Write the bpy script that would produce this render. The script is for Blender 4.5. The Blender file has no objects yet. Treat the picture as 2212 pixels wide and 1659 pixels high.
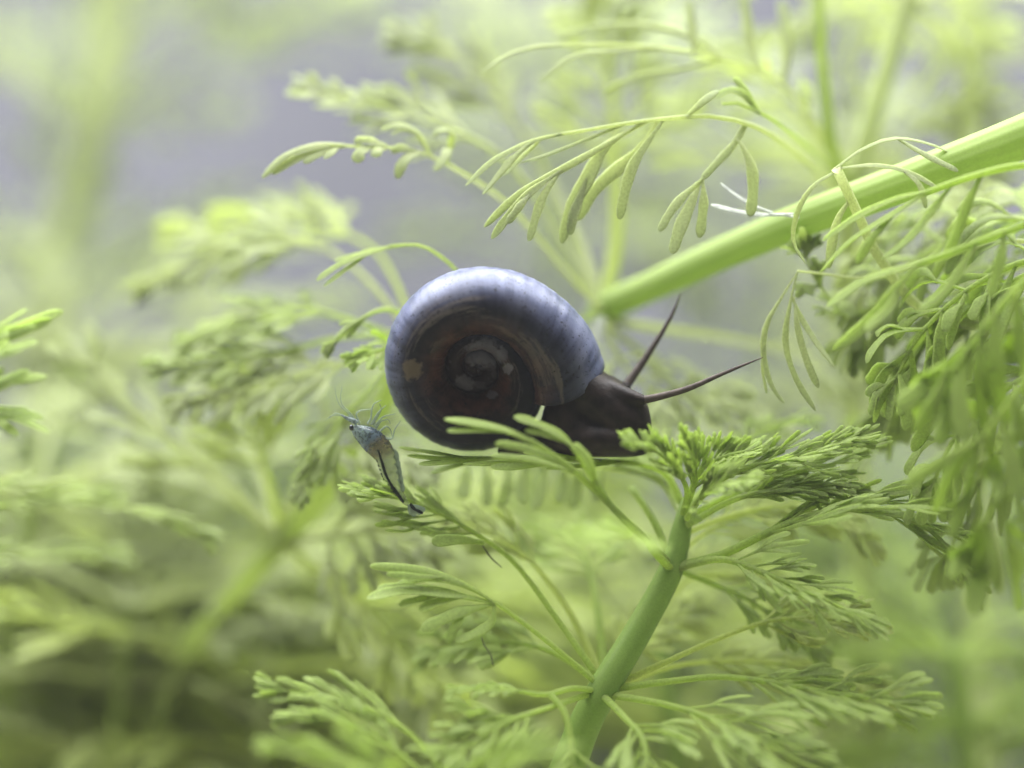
import bpy, bmesh, math, random
import numpy as np
from mathutils import Vector

# ------------------------------------------------------------------ camera, world, lamp, exposure
MM = 0.001
CAM_D = 112.0            # mm from lens to the plane the snail sits in
PXMM = 47.57             # photo pixels (2212 wide copy) per mm in that plane
scene = bpy.context.scene
col = scene.collection

cam_data = bpy.data.cameras.new('camera')
cam = bpy.data.objects.new('camera', cam_data)
col.objects.link(cam)
cam.location = (0, -CAM_D * MM, 0)
cam.rotation_euler = (math.radians(90), 0, 0)
cam_data.sensor_width = 36.0
cam_data.lens = 36.0 * CAM_D / (2212 / PXMM)
cam_data.clip_start = 0.005
cam_data.clip_end = 5.0
cam_data.dof.use_dof = True
cam_data.dof.focus_distance = (CAM_D - 1.2) * MM
APERTURE = 8.6           # mm, diameter of the lens opening
cam_data.dof.aperture_fstop = cam_data.lens / APERTURE
scene.camera = cam

world = bpy.data.worlds.new('World')
scene.world = world
world.use_nodes = True
bg = world.node_tree.nodes['Background']
bg.inputs['Color'].default_value = (0.80, 0.84, 0.78, 1)
bg.inputs['Strength'].default_value = 0.36

lamp_data = bpy.data.lights.new('aquarium_lamp', 'AREA')
lamp_data.shape = 'RECTANGLE'
lamp_data.size = 0.46
lamp_data.size_y = 0.22
lamp_data.energy = 6.0
lamp_data.color = (0.97, 0.98, 1.0)
lamp = bpy.data.objects.new('aquarium_lamp', lamp_data)
lamp.location = (-0.03, 0.036, 0.190)
lamp.rotation_euler = (math.radians(-14), 0, 0)
col.objects.link(lamp)

scene.view_settings.view_transform = 'Standard'
scene.view_settings.look = 'None'
scene.view_settings.exposure = 0.0
scene.view_settings.gamma = 1.0
scene.render.engine = 'CYCLES'
scene.cycles.use_denoising = True
scene.cycles.max_bounces = 6
scene.cycles.volume_bounces = 0
scene.cycles.use_adaptive_sampling = True
scene.cycles.adaptive_threshold = 0.04
scene.cycles.transparent_max_bounces = 8
scene.cycles.sample_clamp_indirect = 4.0


def P(x, y, d=0.0):
    """photo pixel (2212-wide copy) at d mm behind the snail's plane -> mm"""
    k = (CAM_D + d) / CAM_D / PXMM
    return np.array([(x - 1106.0) * k, d, (829.5 - y) * k])


# ------------------------------------------------------------------ materials
def new_mat(name):
    m = bpy.data.materials.new(name)
    m.use_nodes = True
    nt = m.node_tree
    for n in list(nt.nodes):
        nt.nodes.remove(n)
    out = nt.nodes.new('ShaderNodeOutputMaterial')
    return m, nt, out


def N(nt, kind, **kw):
    n = nt.nodes.new(kind)
    for k, v in kw.items():
        if k in n.inputs:
            n.inputs[k].default_value = v
        else:
            setattr(n, k, v)
    return n


def mixc(nt, fac, a, b, blend='MIX'):
    n = nt.nodes.new('ShaderNodeMix')
    n.data_type = 'RGBA'
    n.blend_type = blend
    for sock, v in ((n.inputs[0], fac), (n.inputs[6], a), (n.inputs[7], b)):
        if isinstance(v, bpy.types.NodeSocket):
            nt.links.new(v, sock)
        else:
            sock.default_value = v if not isinstance(v, tuple) else (*v, 1)[:4]
    return n.outputs[2]


def ramp(nt, fac, stops):
    n = nt.nodes.new('ShaderNodeValToRGB')
    el = n.color_ramp.elements
    while len(el) < len(stops):
        el.new(0.5)
    for e, (p, c) in zip(el, stops):
        e.position = p
        e.color = (c, c, c, 1) if not isinstance(c, tuple) else (*c, 1)
    nt.links.new(fac, n.inputs['Fac'])
    return n.outputs['Color']


def leaf_material(name, ca, cb, tip, trans=0.74, rough=0.42, bump=0.18, grain=0.11):
    m, nt, out = new_mat(name)
    L = nt.links.new
    tc = N(nt, 'ShaderNodeTexCoord')
    info = N(nt, 'ShaderNodeObjectInfo')
    big = N(nt, 'ShaderNodeTexNoise', Scale=420.0, Detail=2.0)
    L(tc.outputs['Object'], big.inputs['Vector'])
    cells = N(nt, 'ShaderNodeTexVoronoi', Scale=16000.0)
    L(tc.outputs['Object'], cells.inputs['Vector'])
    fine = N(nt, 'ShaderNodeTexNoise', Scale=9500.0, Detail=3.0)
    L(tc.outputs['Object'], fine.inputs['Vector'])
    f1 = ramp(nt, big.outputs['Fac'], [(0.33, 0.0), (0.67, 1.0)])
    add = N(nt, 'ShaderNodeMath', operation='MULTIPLY_ADD')
    L(info.outputs['Random'], add.inputs[0])
    add.inputs[1].default_value = 0.5
    sc = N(nt, 'ShaderNodeMath', operation='MULTIPLY')
    L(f1, sc.inputs[0])
    sc.inputs[1].default_value = 0.5
    L(sc.outputs[0], add.inputs[2])
    c = mixc(nt, add.outputs[0], ca, cb)
    at = N(nt, 'ShaderNodeAttribute', attribute_name='along')
    tf = ramp(nt, at.outputs['Fac'], [(0.25, 0.0), (1.0, 0.75)])
    c = mixc(nt, tf, c, tip)
    spk = ramp(nt, fine.outputs['Fac'], [(0.36, 1 - 1.1 * grain), (0.64, 1 + 0.75 * grain)])
    c = mixc(nt, 1.0, c, spk, 'MULTIPLY')
    bm = N(nt, 'ShaderNodeBump', Strength=bump, Distance=0.00003)
    hsum = N(nt, 'ShaderNodeMath', operation='ADD')
    L(cells.outputs['Distance'], hsum.inputs[0])
    L(fine.outputs['Fac'], hsum.inputs[1])
    L(hsum.outputs[0], bm.inputs['Height'])
    pb = N(nt, 'ShaderNodeBsdfPrincipled', Roughness=rough)
    pb.inputs['Specular IOR Level'].default_value = 0.14
    L(c, pb.inputs['Base Color'])
    L(bm.outputs['Normal'], pb.inputs['Normal'])
    tr = N(nt, 'ShaderNodeBsdfTranslucent')
    ct = mixc(nt, 1.0, c, (1.06, 1.07, 0.90), 'MULTIPLY')
    L(ct, tr.inputs['Color'])
    mx = N(nt, 'ShaderNodeMixShader', Fac=trans)
    L(pb.outputs[0], mx.inputs[1])
    L(tr.outputs[0], mx.inputs[2])
    L(mx.outputs[0], out.inputs['Surface'])
    return m


def simple_mat(name, colr, rough=0.5, noise=None, spec=0.4, amount=0.35, transp=0.0, trans=0.0):
    m, nt, out = new_mat(name)
    L = nt.links.new
    pb = N(nt, 'ShaderNodeBsdfPrincipled', Roughness=rough)
    pb.inputs['Specular IOR Level'].default_value = spec
    if noise:
        tc = N(nt, 'ShaderNodeTexCoord')
        nz = N(nt, 'ShaderNodeTexNoise', Scale=noise, Detail=4.0)
        L(tc.outputs['Object'], nz.inputs['Vector'])
        k = ramp(nt, nz.outputs['Fac'], [(0.3, 1 - amount), (0.7, 1 + amount)])
        L(mixc(nt, 1.0, colr, k, 'MULTIPLY'), pb.inputs['Base Color'])
    else:
        pb.inputs['Base Color'].default_value = (*colr, 1)
    sh = pb.outputs[0]
    if trans:
        tr = N(nt, 'ShaderNodeBsdfTranslucent')
        tr.inputs['Color'].default_value = (*colr, 1)
        mx = N(nt, 'ShaderNodeMixShader', Fac=trans)
        L(sh, mx.inputs[1]); L(tr.outputs[0], mx.inputs[2])
        sh = mx.outputs[0]
    if transp:
        tp = N(nt, 'ShaderNodeBsdfTransparent')
        mx = N(nt, 'ShaderNodeMixShader', Fac=transp)
        L(sh, mx.inputs[1]); L(tp.outputs[0], mx.inputs[2])
        sh = mx.outputs[0]
    L(sh, out.inputs['Surface'])
    return m


M = {}
M['fresh'] = leaf_material('leaf_fresh_green', (0.38, 0.48, 0.14), (0.46, 0.55, 0.20), (0.49, 0.58, 0.26))
M['pale'] = leaf_material('leaf_pale_green', (0.47, 0.52, 0.29), (0.55, 0.59, 0.38), (0.45, 0.50, 0.31))
M['yellow'] = leaf_material('leaf_yellow_green', (0.47, 0.54, 0.20), (0.55, 0.61, 0.27), (0.57, 0.63, 0.34))
M['mist'] = leaf_material('leaf_hazed_green', (0.56, 0.62, 0.42), (0.64, 0.68, 0.50), (0.60, 0.65, 0.46))  # paler leaf for far plants, water haze painted into its colour
M['deep'] = leaf_material('leaf_deep_green', (0.33, 0.43, 0.11), (0.40, 0.49, 0.15), (0.40, 0.49, 0.18))
M['olive'] = leaf_material('leaf_olive_green', (0.40, 0.48, 0.19), (0.47, 0.54, 0.25), (0.44, 0.51, 0.26))
M['stem_bright'] = leaf_material('stem_bright_green', (0.32, 0.42, 0.14), (0.39, 0.48, 0.18), (0.35, 0.45, 0.15), trans=0.5, rough=0.45, bump=0.04, grain=0.05)
M['stem_mid'] = leaf_material('stem_mid_green', (0.23, 0.34, 0.08), (0.30, 0.41, 0.11), (0.27, 0.38, 0.10), trans=0.45, rough=0.4, bump=0.04, grain=0.05)
M['stem_pale'] = leaf_material('stem_pale_green', (0.46, 0.53, 0.24), (0.54, 0.60, 0.31), (0.48, 0.55, 0.26), trans=0.4, rough=0.4, bump=0.04, grain=0.05)
M['white_leaf'] = simple_mat('faded_white_leaf', (0.46, 0.48, 0.43), 0.4, 5000, 0.2, 0.4, 0.3, 0.4)

# ------------------------------------------------------------------ mesh helpers
def cr(pts, ts):
    """Catmull-Rom through pts at parameters ts in 0..1 (by chord length)"""
    pts = np.asarray(pts, float)
    if len(pts) == 2:
        return pts[0] + (pts[1] - pts[0]) * np.asarray(ts)[:, None]
    seg = np.linalg.norm(np.diff(pts, axis=0), axis=1)
    cum = np.concatenate([[0], np.cumsum(seg)]); cum /= cum[-1]
    ext = np.vstack([2 * pts[0] - pts[1], pts, 2 * pts[-1] - pts[-2]])
    ts = np.clip(np.asarray(ts, float), 0, 1)
    i = np.clip(np.searchsorted(cum, ts, side='right') - 1, 0, len(pts) - 2)
    u = ((ts - cum[i]) / np.maximum(cum[i + 1] - cum[i], 1e-9))[:, None]
    p0, p1, p2, p3 = ext[i], ext[i + 1], ext[i + 2], ext[i + 3]
    return 0.5 * (2 * p1 + (p2 - p0) * u + (2 * p0 - 5 * p1 + 4 * p2 - p3) * u * u + (3 * p1 - p0 - 3 * p2 + p3) * u ** 3)


def unit(v):
    v = np.asarray(v, float)
    return v / (np.linalg.norm(v, axis=-1, keepdims=True) + 1e-12)


def sstep(a, b, x):
    t = np.clip((x - a) / (b - a), 0, 1)
    return t * t * (3 - 2 * t)


class MB:
    def __init__(self):
        self.v, self.q, self.a, self.n = [], [], [], 0

    def sweep(self, pts, side_r, norm_r, nrm, ts, nc=6, along=None, ridge=None, flat=None, twist=0.0):
        """sweep an elliptical section along points"""
        k = len(pts)
        T = unit(np.gradient(pts, axis=0))
        nr = np.broadcast_to(np.asarray(nrm, float), (k, 3))
        nn = nr - (nr * T).sum(1)[:, None] * T
        nn = unit(nn + 1e-9)
        S = np.cross(T, nn)
        if twist:
            ca, sa = np.cos(twist * ts)[:, None], np.sin(twist * ts)[:, None]
            S, nn = S * ca + nn * sa, nn * ca - S * sa
        ph = np.linspace(0, 2 * np.pi, nc, endpoint=False)
        c, s = np.cos(ph), np.sin(ph)
        if ridge is not None:
            c, s = c * ridge, s * ridge
        if flat is not None:          # thin blade: flat faces, rounded edges, gently cupped
            c = np.array([1, 0.74, 0, -0.74, -1, -0.74, 0, 0.74])
            s = np.array([0, 1, 0.7, 1, 0, -1, -1.2, -1.0])
            nc = 8
            cup = (side_r[:, None] * flat) * (c ** 2)[None, :]
        else:
            cup = 0.0
        ring = pts[:, None, :] + S[:, None, :] * (side_r[:, None] * c)[:, :, None] + nn[:, None, :] * (norm_r[:, None] * s + cup)[:, :, None]
        vs = ring.reshape(-1, 3)
        i = np.arange(k - 1)[:, None] * nc
        j = np.arange(nc)[None, :]
        j2 = (j + 1) % nc
        q = np.stack([i + j, i + j2, i + nc + j2, i + nc + j], -1).reshape(-1, 4) + self.n
        self.v.append(vs)
        self.q.append(q)
        self.a.append(np.repeat(ts if along is None else along, nc))
        # caps: the first and last ring are closed with a small point ring
        for end in (0, k - 1):
            base = self.n + len(vs)
        self.n += len(vs)
        return self

    def strap(self, pts, w, nrm, neck=0.28, K=11, thick=0.20, nc=6, wide=0.5, rng=None):
        """flat leaf lobe: narrow neck, wider blade, rounded tip (w = full width, mm)"""
        ts = np.concatenate([np.linspace(0, 0.84, K - 4), [0.91, 0.96, 0.988, 1.0]])
        p = cr(pts, ts)
        prof = neck + (1 - neck) * sstep(0.02, wide, ts)
        if rng is not None:
            prof = prof * (1 + 0.10 * np.sin(ts * rng.uniform(8, 16) + rng.uniform(0, 6)))
        tip = np.sqrt(np.clip(1 - (np.clip(ts - 0.84, 0, 1) / 0.162) ** 2, 0, 1))
        tip = np.maximum(tip, 0.10)
        wd = 0.5 * w * prof * tip
        th = np.minimum(0.016 + 0.035 * w, 0.036) * np.maximum(tip, 0.4)
        th = np.where(prof < 0.5, np.maximum(th, wd * 0.55), th)
        tw = rng.normal(0, 0.35) if rng is not None else 0.0
        return self.sweep(p, wd, th, nrm, ts, 8, flat=0.22 if rng is None else rng.uniform(-0.1, 0.38), twist=tw)

    def tube(self, pts, r0, r1, nrm=(0.1, -1, 0.3), K=14, nc=8, flat=1.0, ridge=None, power=1.0, along=0.0):
        ts = np.linspace(0, 1, K)
        p = cr(pts, ts)
        if np.ndim(r0):
            r = np.interp(ts, np.linspace(0, 1, len(r0)), r0)
        else:
            r = r0 + (r1 - r0) * ts ** power
        r = r.copy()
        return self.sweep(p, r, r * flat, nrm, ts, nc, along=np.full(K, along), ridge=ridge)

    def build(self, name, mat, parent=None, origin=None, smooth=True):
        me = bpy.data.meshes.new(name)
        v = np.vstack(self.v)
        q = np.vstack(self.q)
        if origin is not None:
            v = v - origin
        v = v * MM
        me.vertices.add(len(v)); me.vertices.foreach_set('co', v.astype(np.float32).ravel())
        me.loops.add(q.size); me.loops.foreach_set('vertex_index', q.astype(np.int32).ravel())
        me.polygons.add(len(q))
        me.polygons.foreach_set('loop_start', np.arange(0, q.size, 4, dtype=np.int32))
        me.update(calc_edges=True)
        me.polygons.foreach_set('use_smooth', np.ones(len(q), dtype=bool))
        at = me.attributes.new('along', 'FLOAT', 'POINT')
        at.data.foreach_set('value', np.concatenate(self.a).astype(np.float32))
        me.materials.append(mat)
        o = bpy.data.objects.new(name, me)
        col.objects.link(o)
        if parent is not None:
            o.parent = parent
        return o


def thing(name, label, cat, base, group=None):
    o = bpy.data.objects.new(name, None)
    o.empty_display_size = 0.002
    o.location = [c * MM for c in base]
    col.objects.link(o)
    o['label'] = label
    o['category'] = cat
    if group:
        o['group'] = group
    return o


# ------------------------------------------------------------------ the tank
FLOOR_Z = -48.0
BACK_Y = 95.0


def sheet(name, corners, mat, nx=2):
    me = bpy.data.meshes.new(name)
    me.from_pydata([[c * MM for c in p] for p in corners], [], [(0, 1, 2, 3)])
    me.materials.append(mat)
    o = bpy.data.objects.new(name, me)
    o['kind'] = 'structure'
    col.objects.link(o)
    return o


M['wall'] = simple_mat('tank_back_wall', (0.155, 0.153, 0.186), 0.75, 30, 0.2, 0.10)
M['soil'] = simple_mat('aquarium_soil', (0.30, 0.29, 0.20), 0.9, 900, 0.2, 0.5)
sheet('back_wall', [(-260, BACK_Y, FLOOR_Z - 2), (260, BACK_Y, FLOOR_Z - 2), (260, BACK_Y, 120), (-260, BACK_Y, 120)], M['wall'])
sheet('ground', [(-260, -60, FLOOR_Z), (260, -60, FLOOR_Z), (260, BACK_Y, FLOOR_Z), (-260, BACK_Y, FLOOR_Z)], M['soil'])


# ------------------------------------------------------------------ plants
class Plant:
    def __init__(self, name, label, base, leafmat='fresh', stemmat='stem_mid', seed=1, group=None, cat='water plant'):
        self.base = np.asarray(base, float)
        self.root = thing(name, label, cat, base, group)
        self.leafmat, self.stemmat = leafmat, stemmat
        self.rng = np.random.default_rng(seed)

    def stem(self, pts, widths, ridges=0, mat=None):
        """pts in mm, widths = full width in mm at each point"""
        pts = np.asarray(pts, float)
        K = 70
        seg = np.linalg.norm(np.diff(pts, axis=0), axis=1)
        cum = np.concatenate([[0], np.cumsum(seg)]); cum /= cum[-1]
        ts = np.linspace(0, 1, K)
        r = 0.5 * np.interp(ts, cum, widths)
        r[-1] *= 0.25
        nc = 98 if ridges else 16
        ridge = None
        if ridges:
            ridge = 1 + 0.009 * np.cos(np.linspace(0, 2 * np.pi, nc, endpoint=False) * ridges)
        mb = MB()
        mb.sweep(cr(pts, ts), r, r, (0.2, -1, 0.25), ts, nc, along=np.zeros(K), ridge=ridge)
        return mb.build('stem', M[mat or self.stemmat], self.root, self.base)

    def leaf(self, pts, rw=(0.28, 0.12), nrm=(0.05, -0.8, 0.6), auto=None, explicit=(), mat=None, sub=True, rflat=0.8, name='leaf'):
        """a dissected leaf: midrib along pts (mm), leaflets automatic and/or given as [(pts, width), ...] lists"""
        m = M[mat or self.leafmat]
        pts = np.asarray(pts, float)
        rib = MB()
        rib.tube(pts, rw[0] / 2, rw[1] / 2, nrm=nrm, K=20, nc=8, flat=rflat)
        groups = []
        for straps in explicit:
            g = MB()
            for s in straps:
                sp, w = s[0], s[1]
                neck = s[2] if len(s) > 2 else 0.3
                nn = s[3] if len(s) > 3 else nrm
                g.strap(np.asarray(sp, float), w, nn, neck=neck, K=14, rng=self.rng, nc=8)
            groups.append(g)
        if auto is not None:
            groups += self.pinnae(pts, nrm, **auto)
        if sub:
            lf = rib.build(name, m, self.root, self.base)
            for g in groups:
                g.build('leaflet', m, lf, self.base)
        else:
            for g in groups:
                rib.v += g.v
                rib.q += [q + rib.n for q in g.q]
                rib.a += g.a
                rib.n += g.n
            lf = rib.build(name, m, self.root, self.base)
        return lf

    def pinnae(self, pts, nrm, t0=0.4, pairs=5, length=3.0, ang=42, w=0.55, droop=0.15, fwd=0.25, split=2, taper=0.45, jit=0.2, lod=11, term=3, spread=0.25, sang=28):
        rng = self.rng
        nrm = unit(np.asarray(nrm, float))
        out = []
        tt = np.linspace(t0, 0.96, pairs)
        ctr = cr(pts, tt)
        tan = unit(cr(pts, np.clip(tt + 0.02, 0, 1)) - cr(pts, np.clip(tt - 0.02, 0, 1)))
        down = np.array([0, 0, -1.0])

        def lobe(g, p, d, L, wd, T):
            b = unit(d + rng.normal(0, jit * 0.4, 3))
            q1 = p + b * L * 0.45
            b2 = unit(b + T * fwd + down * droop + rng.normal(0, jit * 0.5, 3))
            q2 = q1 + b2 * L * 0.32
            b3 = unit(b2 + T * fwd * 0.6 + down * droop + rng.normal(0, jit * 0.4, 3))
            q3 = q2 + b3 * L * 0.25
            nn = unit(nrm + rng.normal(0, 0.28, 3))
            g.strap([p, q1, q2, q3], wd * rng.uniform(0.66, 1.0), nn, neck=0.32, K=lod, rng=rng)
            return q1, b, q2, b2

        for i in range(pairs):
            f = (tt[i] - t0) / max(1e-6, 0.96 - t0)
            for s in (-1, 1):
                T = tan[i]
                S = s * unit(np.cross(T, nrm))
                a = math.radians(ang * (1 - 0.3 * f) * rng.uniform(0.8, 1.2))
                d = math.cos(a) * T + math.sin(a) * S + nrm * rng.normal(0, spread)
                L = length * (1 - taper * f) * rng.uniform(0.8, 1.2)
                p = ctr[i] + T * rng.uniform(-0.03, 0.03) * length
                g = MB()
                q1, b, q2, b2 = lobe(g, p, unit(d), L, w, T)
                for j in range(split):
                    ss = (1, -1, 1)[j]
                    base = p + (q1 - p) * rng.uniform(0.55, 1.0) if j < 2 else q2
                    aa = math.radians(sang * rng.uniform(0.7, 1.3))
                    dd = unit(math.cos(aa) * b + ss * math.sin(aa) * unit(np.cross(b, nrm)))
                    lobe(g, base, dd, L * rng.uniform(0.42, 0.62), w * 0.9, T)
                out.append(g)
        if term:
            g = MB()
            T = unit(cr(pts, [1.0])[0] - cr(pts, [0.95])[0])
            p = cr(pts, [0.97])[0]
            for j in range(term):
                a = math.radians((j - (term - 1) / 2) * 16)
                d = unit(math.cos(a) * T + math.sin(a) * np.cross(T, nrm))
                lobe(g, p, d, length * (1 - taper) * rng.uniform(0.75, 1.0), w, T)
            out.append(g)
        return out

    def whorl(self, c, axis=(0, 0, 1), n=7, length=11.0, rise=35, droop=0.5, w=0.6, pl=0.36, rw=(0.45, 0.2), phase=0.0, mat=None, sub=False, pairs=5, split=1, lod=8, t0=0.40, vary=0.2, skip=()):
        """a ring of dissected leaves round a node"""
        rng = self.rng
        c = np.asarray(c, float)
        ax = unit(np.asarray(axis, float))
        u = unit(np.cross(ax, (0.31, 0.9, 0.2)))
        v = np.cross(ax, u)
        for k in range(n):
            a = 2 * math.pi * (k + rng.uniform(-0.2, 0.2)) / n + phase
            if k in skip:
                continue
            rad = math.cos(a) * u + math.sin(a) * v
            e = math.radians(rise + rng.uniform(-12, 12))
            d = math.cos(e) * rad + math.sin(e) * ax
            if d[1] < -0.25:
                d = d * np.array([1, -1, 1])
                rad = rad * np.array([1, -1, 1])
            L = length * (1 + rng.uniform(-vary, vary))
            dn = np.array([0, 0, -1.0]) * droop
            p = [c + rad * 0.2]
            dd = d
            for s in range(4):
                p.append(p[-1] + unit(dd) * L * 0.25)
                dd = unit(dd + dn * 0.42 + rng.normal(0, 0.06, 3))
            nr = unit(ax * 0.9 - rad * 0.3 + rng.normal(0, 0.2, 3))
            self.leaf(p, rw, nr, auto=dict(t0=t0, pairs=pairs, length=L * pl, w=w, split=split, lod=lod, droop=droop * 0.35), mat=mat, sub=sub)


def Q(*pts):
    return [P(*p) for p in pts]


# ---- plant A: the one the snail sits on (two sharp nodes, lower middle)
A = Plant('water_plant', 'green feathery water plant with dark diagonal stem, its leaves carrying the snail', P(1150, 2900, 0)[:3] * [1, 1, 0] + [0, 0, FLOOR_Z], 'fresh', 'stem_mid', 11)
px = 1 / PXMM
A.stem([np.array([P(1150, 0, 0)[0], 0, FLOOR_Z - 1])] + Q((1160, 2300, 1), (1195, 1800, 0), (1245, 1610, -0.5), (1300, 1495, -1), (1378, 1365, -0.5), (1450, 1230, 0), (1474, 1135, 0.4), (1490, 1060, 0.8)),
       [1.9, 1.8, 1.7, 1.55, 1.42, 1.28, 1.15, 0.9, 0.5])
FR = (0.05, -0.75, 0.65)     # face of a leaf turned to the viewer and up
UPN = (0.0, -0.35, 0.94)     # leaf lying nearly flat
# node 1
A.leaf(Q((1295, 1482, -1.2), (1200, 1400, -1.6), (1090, 1315, -2), (1065, 1300, -2.1)), (0.30, 0.2), FR, explicit=[
    [(Q((1065, 1300, -2.1), (1000, 1262, -2.3), (900, 1232, -2.5), (800, 1222, -2.6)), 0.46, 0.35), (Q((1000, 1262, -2.3), (930, 1250, -2.2), (862, 1258, -2.2)), 0.34, 0.35), (Q((960, 1247, -2.4), (900, 1246, -2.7), (835, 1240, -2.8)), 0.32, 0.4)],
    [(Q((1068, 1303, -2.1), (980, 1286, -2.4), (880, 1276, -2.6), (793, 1293, -2.8)), 0.60, 0.25), (Q((960, 1283, -2.4), (905, 1296, -2.6), (862, 1308, -2.7)), 0.44, 0.3), (Q((1000, 1290, -2.4), (950, 1300, -2.6), (905, 1318, -2.7)), 0.44, 0.3), (Q((930, 1280, -2.5), (880, 1266, -2.4), (815, 1272, -2.4)), 0.4, 0.3)],
    [(Q((1068, 1306, -2.1), (1010, 1318, -2.5), (960, 1336, -2.8), (910, 1362, -3)), 0.56, 0.28), (Q((1005, 1322, -2.5), (985, 1350, -2.8), (966, 1388, -2.9)), 0.44, 0.35)],
    [(Q((1068, 1306, -2.1), (1062, 1342, -2.4), (1032, 1366, -2.6), (984, 1386, -2.8)), 0.52, 0.3)],
])
A.leaf(Q((1290, 1460, -0.6), (1200, 1332, 0), (1110, 1215, 0.4), (1010, 1142, 0.3), (900, 1088, 0), (790, 1062, -0.2)), (0.34, 0.14), FR,
       auto=dict(t0=0.62, pairs=9, length=3.2, ang=26, sang=16, jit=0.12, w=0.30, droop=0.0, fwd=0.5, split=2, spread=0.35),
       explicit=[[(Q((1045, 1172, 0), (990, 1166, -0.4), (932, 1170, -0.5)), 0.55, 0.4)]])
A.leaf(Q((1296, 1455, 0.8), (1235, 1330, 2), (1150, 1215, 2.6), (1060, 1150, 3), (960, 1110, 3.2)), (0.36, 0.2), FR, auto=dict(t0=0.55, pairs=7, length=2.6, ang=28, sang=16, jit=0.12, w=0.31, fwd=0.5), mat='yellow')
A.leaf(Q((1305, 1450, 1.0), (1292, 1330, 3), (1272, 1230, 5), (1248, 1180, 6.5), (1190, 1135, 8)), (0.42, 0.2), UPN, auto=dict(t0=0.55, pairs=7, length=3.4, ang=50, sang=16, jit=0.12, w=0.37), mat='fresh')
A.leaf(Q((1290, 1492, -1.2), (1235, 1487, -2.2), (1175, 1500, -3.0), (1080, 1487, -3.6), (985, 1490, -4)), (0.36, 0.14), UPN, auto=dict(t0=0.6, pairs=6, length=1.3, ang=45, sang=16, jit=0.12, w=0.25, split=1, droop=0.3))
A.leaf(Q((1190, 1500, -3), (1222, 1545, -3.6), (1236, 1640, -4.4), (1230, 1760, -5)), (0.32, 0.2), FR, auto=dict(t0=0.5, pairs=6, length=3, ang=40, sang=16, jit=0.12, w=0.41))
A.leaf(Q((1270, 1500, -1.4), (1180, 1530, -3.5), (1090, 1562, -5), (1000, 1620, -6), (940, 1680, -6.5)), (0.32, 0.14), (0.1, -0.6, 0.8), auto=dict(t0=0.42, pairs=10, length=2.7, ang=38, sang=16, jit=0.12, w=0.34, split=3, droop=0.15, spread=0.4))
A.leaf(Q((1310, 1488, -0.8), (1450, 1425, -0.4), (1570, 1372, 0), (1680, 1338, 0.4), (1790, 1338, 0.6), (1880, 1350, 0.8)), (0.36, 0.14), FR, auto=dict(t0=0.6, pairs=8, length=2.8, ang=30, sang=16, jit=0.12, w=0.31, fwd=0.4, droop=0.0), mat='yellow')
A.leaf(Q((1312, 1490, -1), (1420, 1475, -1.6), (1560, 1462, -2.2), (1690, 1478, -2.7), (1820, 1500, -3), (1950, 1515, -3.3)), (0.38, 0.16), FR, auto=dict(t0=0.48, pairs=9, length=4.0, ang=24, sang=16, jit=0.12, w=0.41, fwd=0.4, droop=0.1), mat='fresh')
A.leaf(Q((1310, 1500, -1.2), (1430, 1520, -2.6), (1530, 1550, -3.6), (1640, 1600, -4.6), (1800, 1680, -5.6)), (0.38, 0.18), FR, auto=dict(t0=0.35, pairs=8, length=4.5, ang=30, sang=16, jit=0.12, w=0.37, fwd=0.3, droop=0.1))
A.leaf(Q((1306, 1506, -1.6), (1352, 1552, -3), (1390, 1600, -4.5), (1402, 1700, -6)), (0.38, 0.2), FR, auto=dict(t0=0.4, pairs=7, length=3.6, ang=45, sang=16, jit=0.12, w=0.41))
A.leaf(Q((1325, 1450, 0.6), (1400, 1340, 2.5), (1480, 1255, 4.5), (1560, 1232, 5.5), (1660, 1250, 6.5), (1760, 1300, 7)), (0.42, 0.18), FR, auto=dict(t0=0.5, pairs=8, length=3.4, ang=38, sang=16, jit=0.12, w=0.37), mat='yellow')
# node 2
A.leaf(Q((1456, 1226, -0.2), (1560, 1198, -0.6), (1660, 1150, -1), (1760, 1112, -1.2), (1880, 1100, -1.4), (2000, 1140, -1.5), (2085, 1225, -1.5)), (0.50, 0.16), FR,
       auto=dict(t0=0.30, pairs=11, length=4.2, ang=17, sang=16, jit=0.12, w=0.31, fwd=0.55, droop=0.05, split=2, spread=0.22))
A.leaf(Q((1456, 1228, -0.2), (1560, 1208, -1), (1660, 1242, -1.8), (1760, 1285, -2.3), (1870, 1335, -2.6)), (0.42, 0.15), FR,
       auto=dict(t0=0.32, pairs=10, length=3.0, ang=34, sang=16, jit=0.12, w=0.31, fwd=0.35, droop=0.05, spread=0.4))
A.leaf(Q((1446, 1226, -0.4), (1408, 1186, -3), (1392, 1166, -6.5), (1350, 1150, -9.5), (1260, 1160, -12)), (0.46, 0.2), UPN, auto=dict(t0=0.55, pairs=7, length=2.2, ang=45, sang=16, jit=0.12, w=0.31))
A.leaf(Q((1448, 1212, 0.3), (1424, 1150, 0.9), (1398, 1102, 1.4), (1372, 1064, 1.8)), (0.36, 0.34), FR, explicit=[[(Q((1378, 1074, 1.7), (1370, 1062, 1.8), (1362, 1050, 2.0)), 0.36, 0.8)]])
SN = (0.25, -0.8, 0.55)
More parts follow.
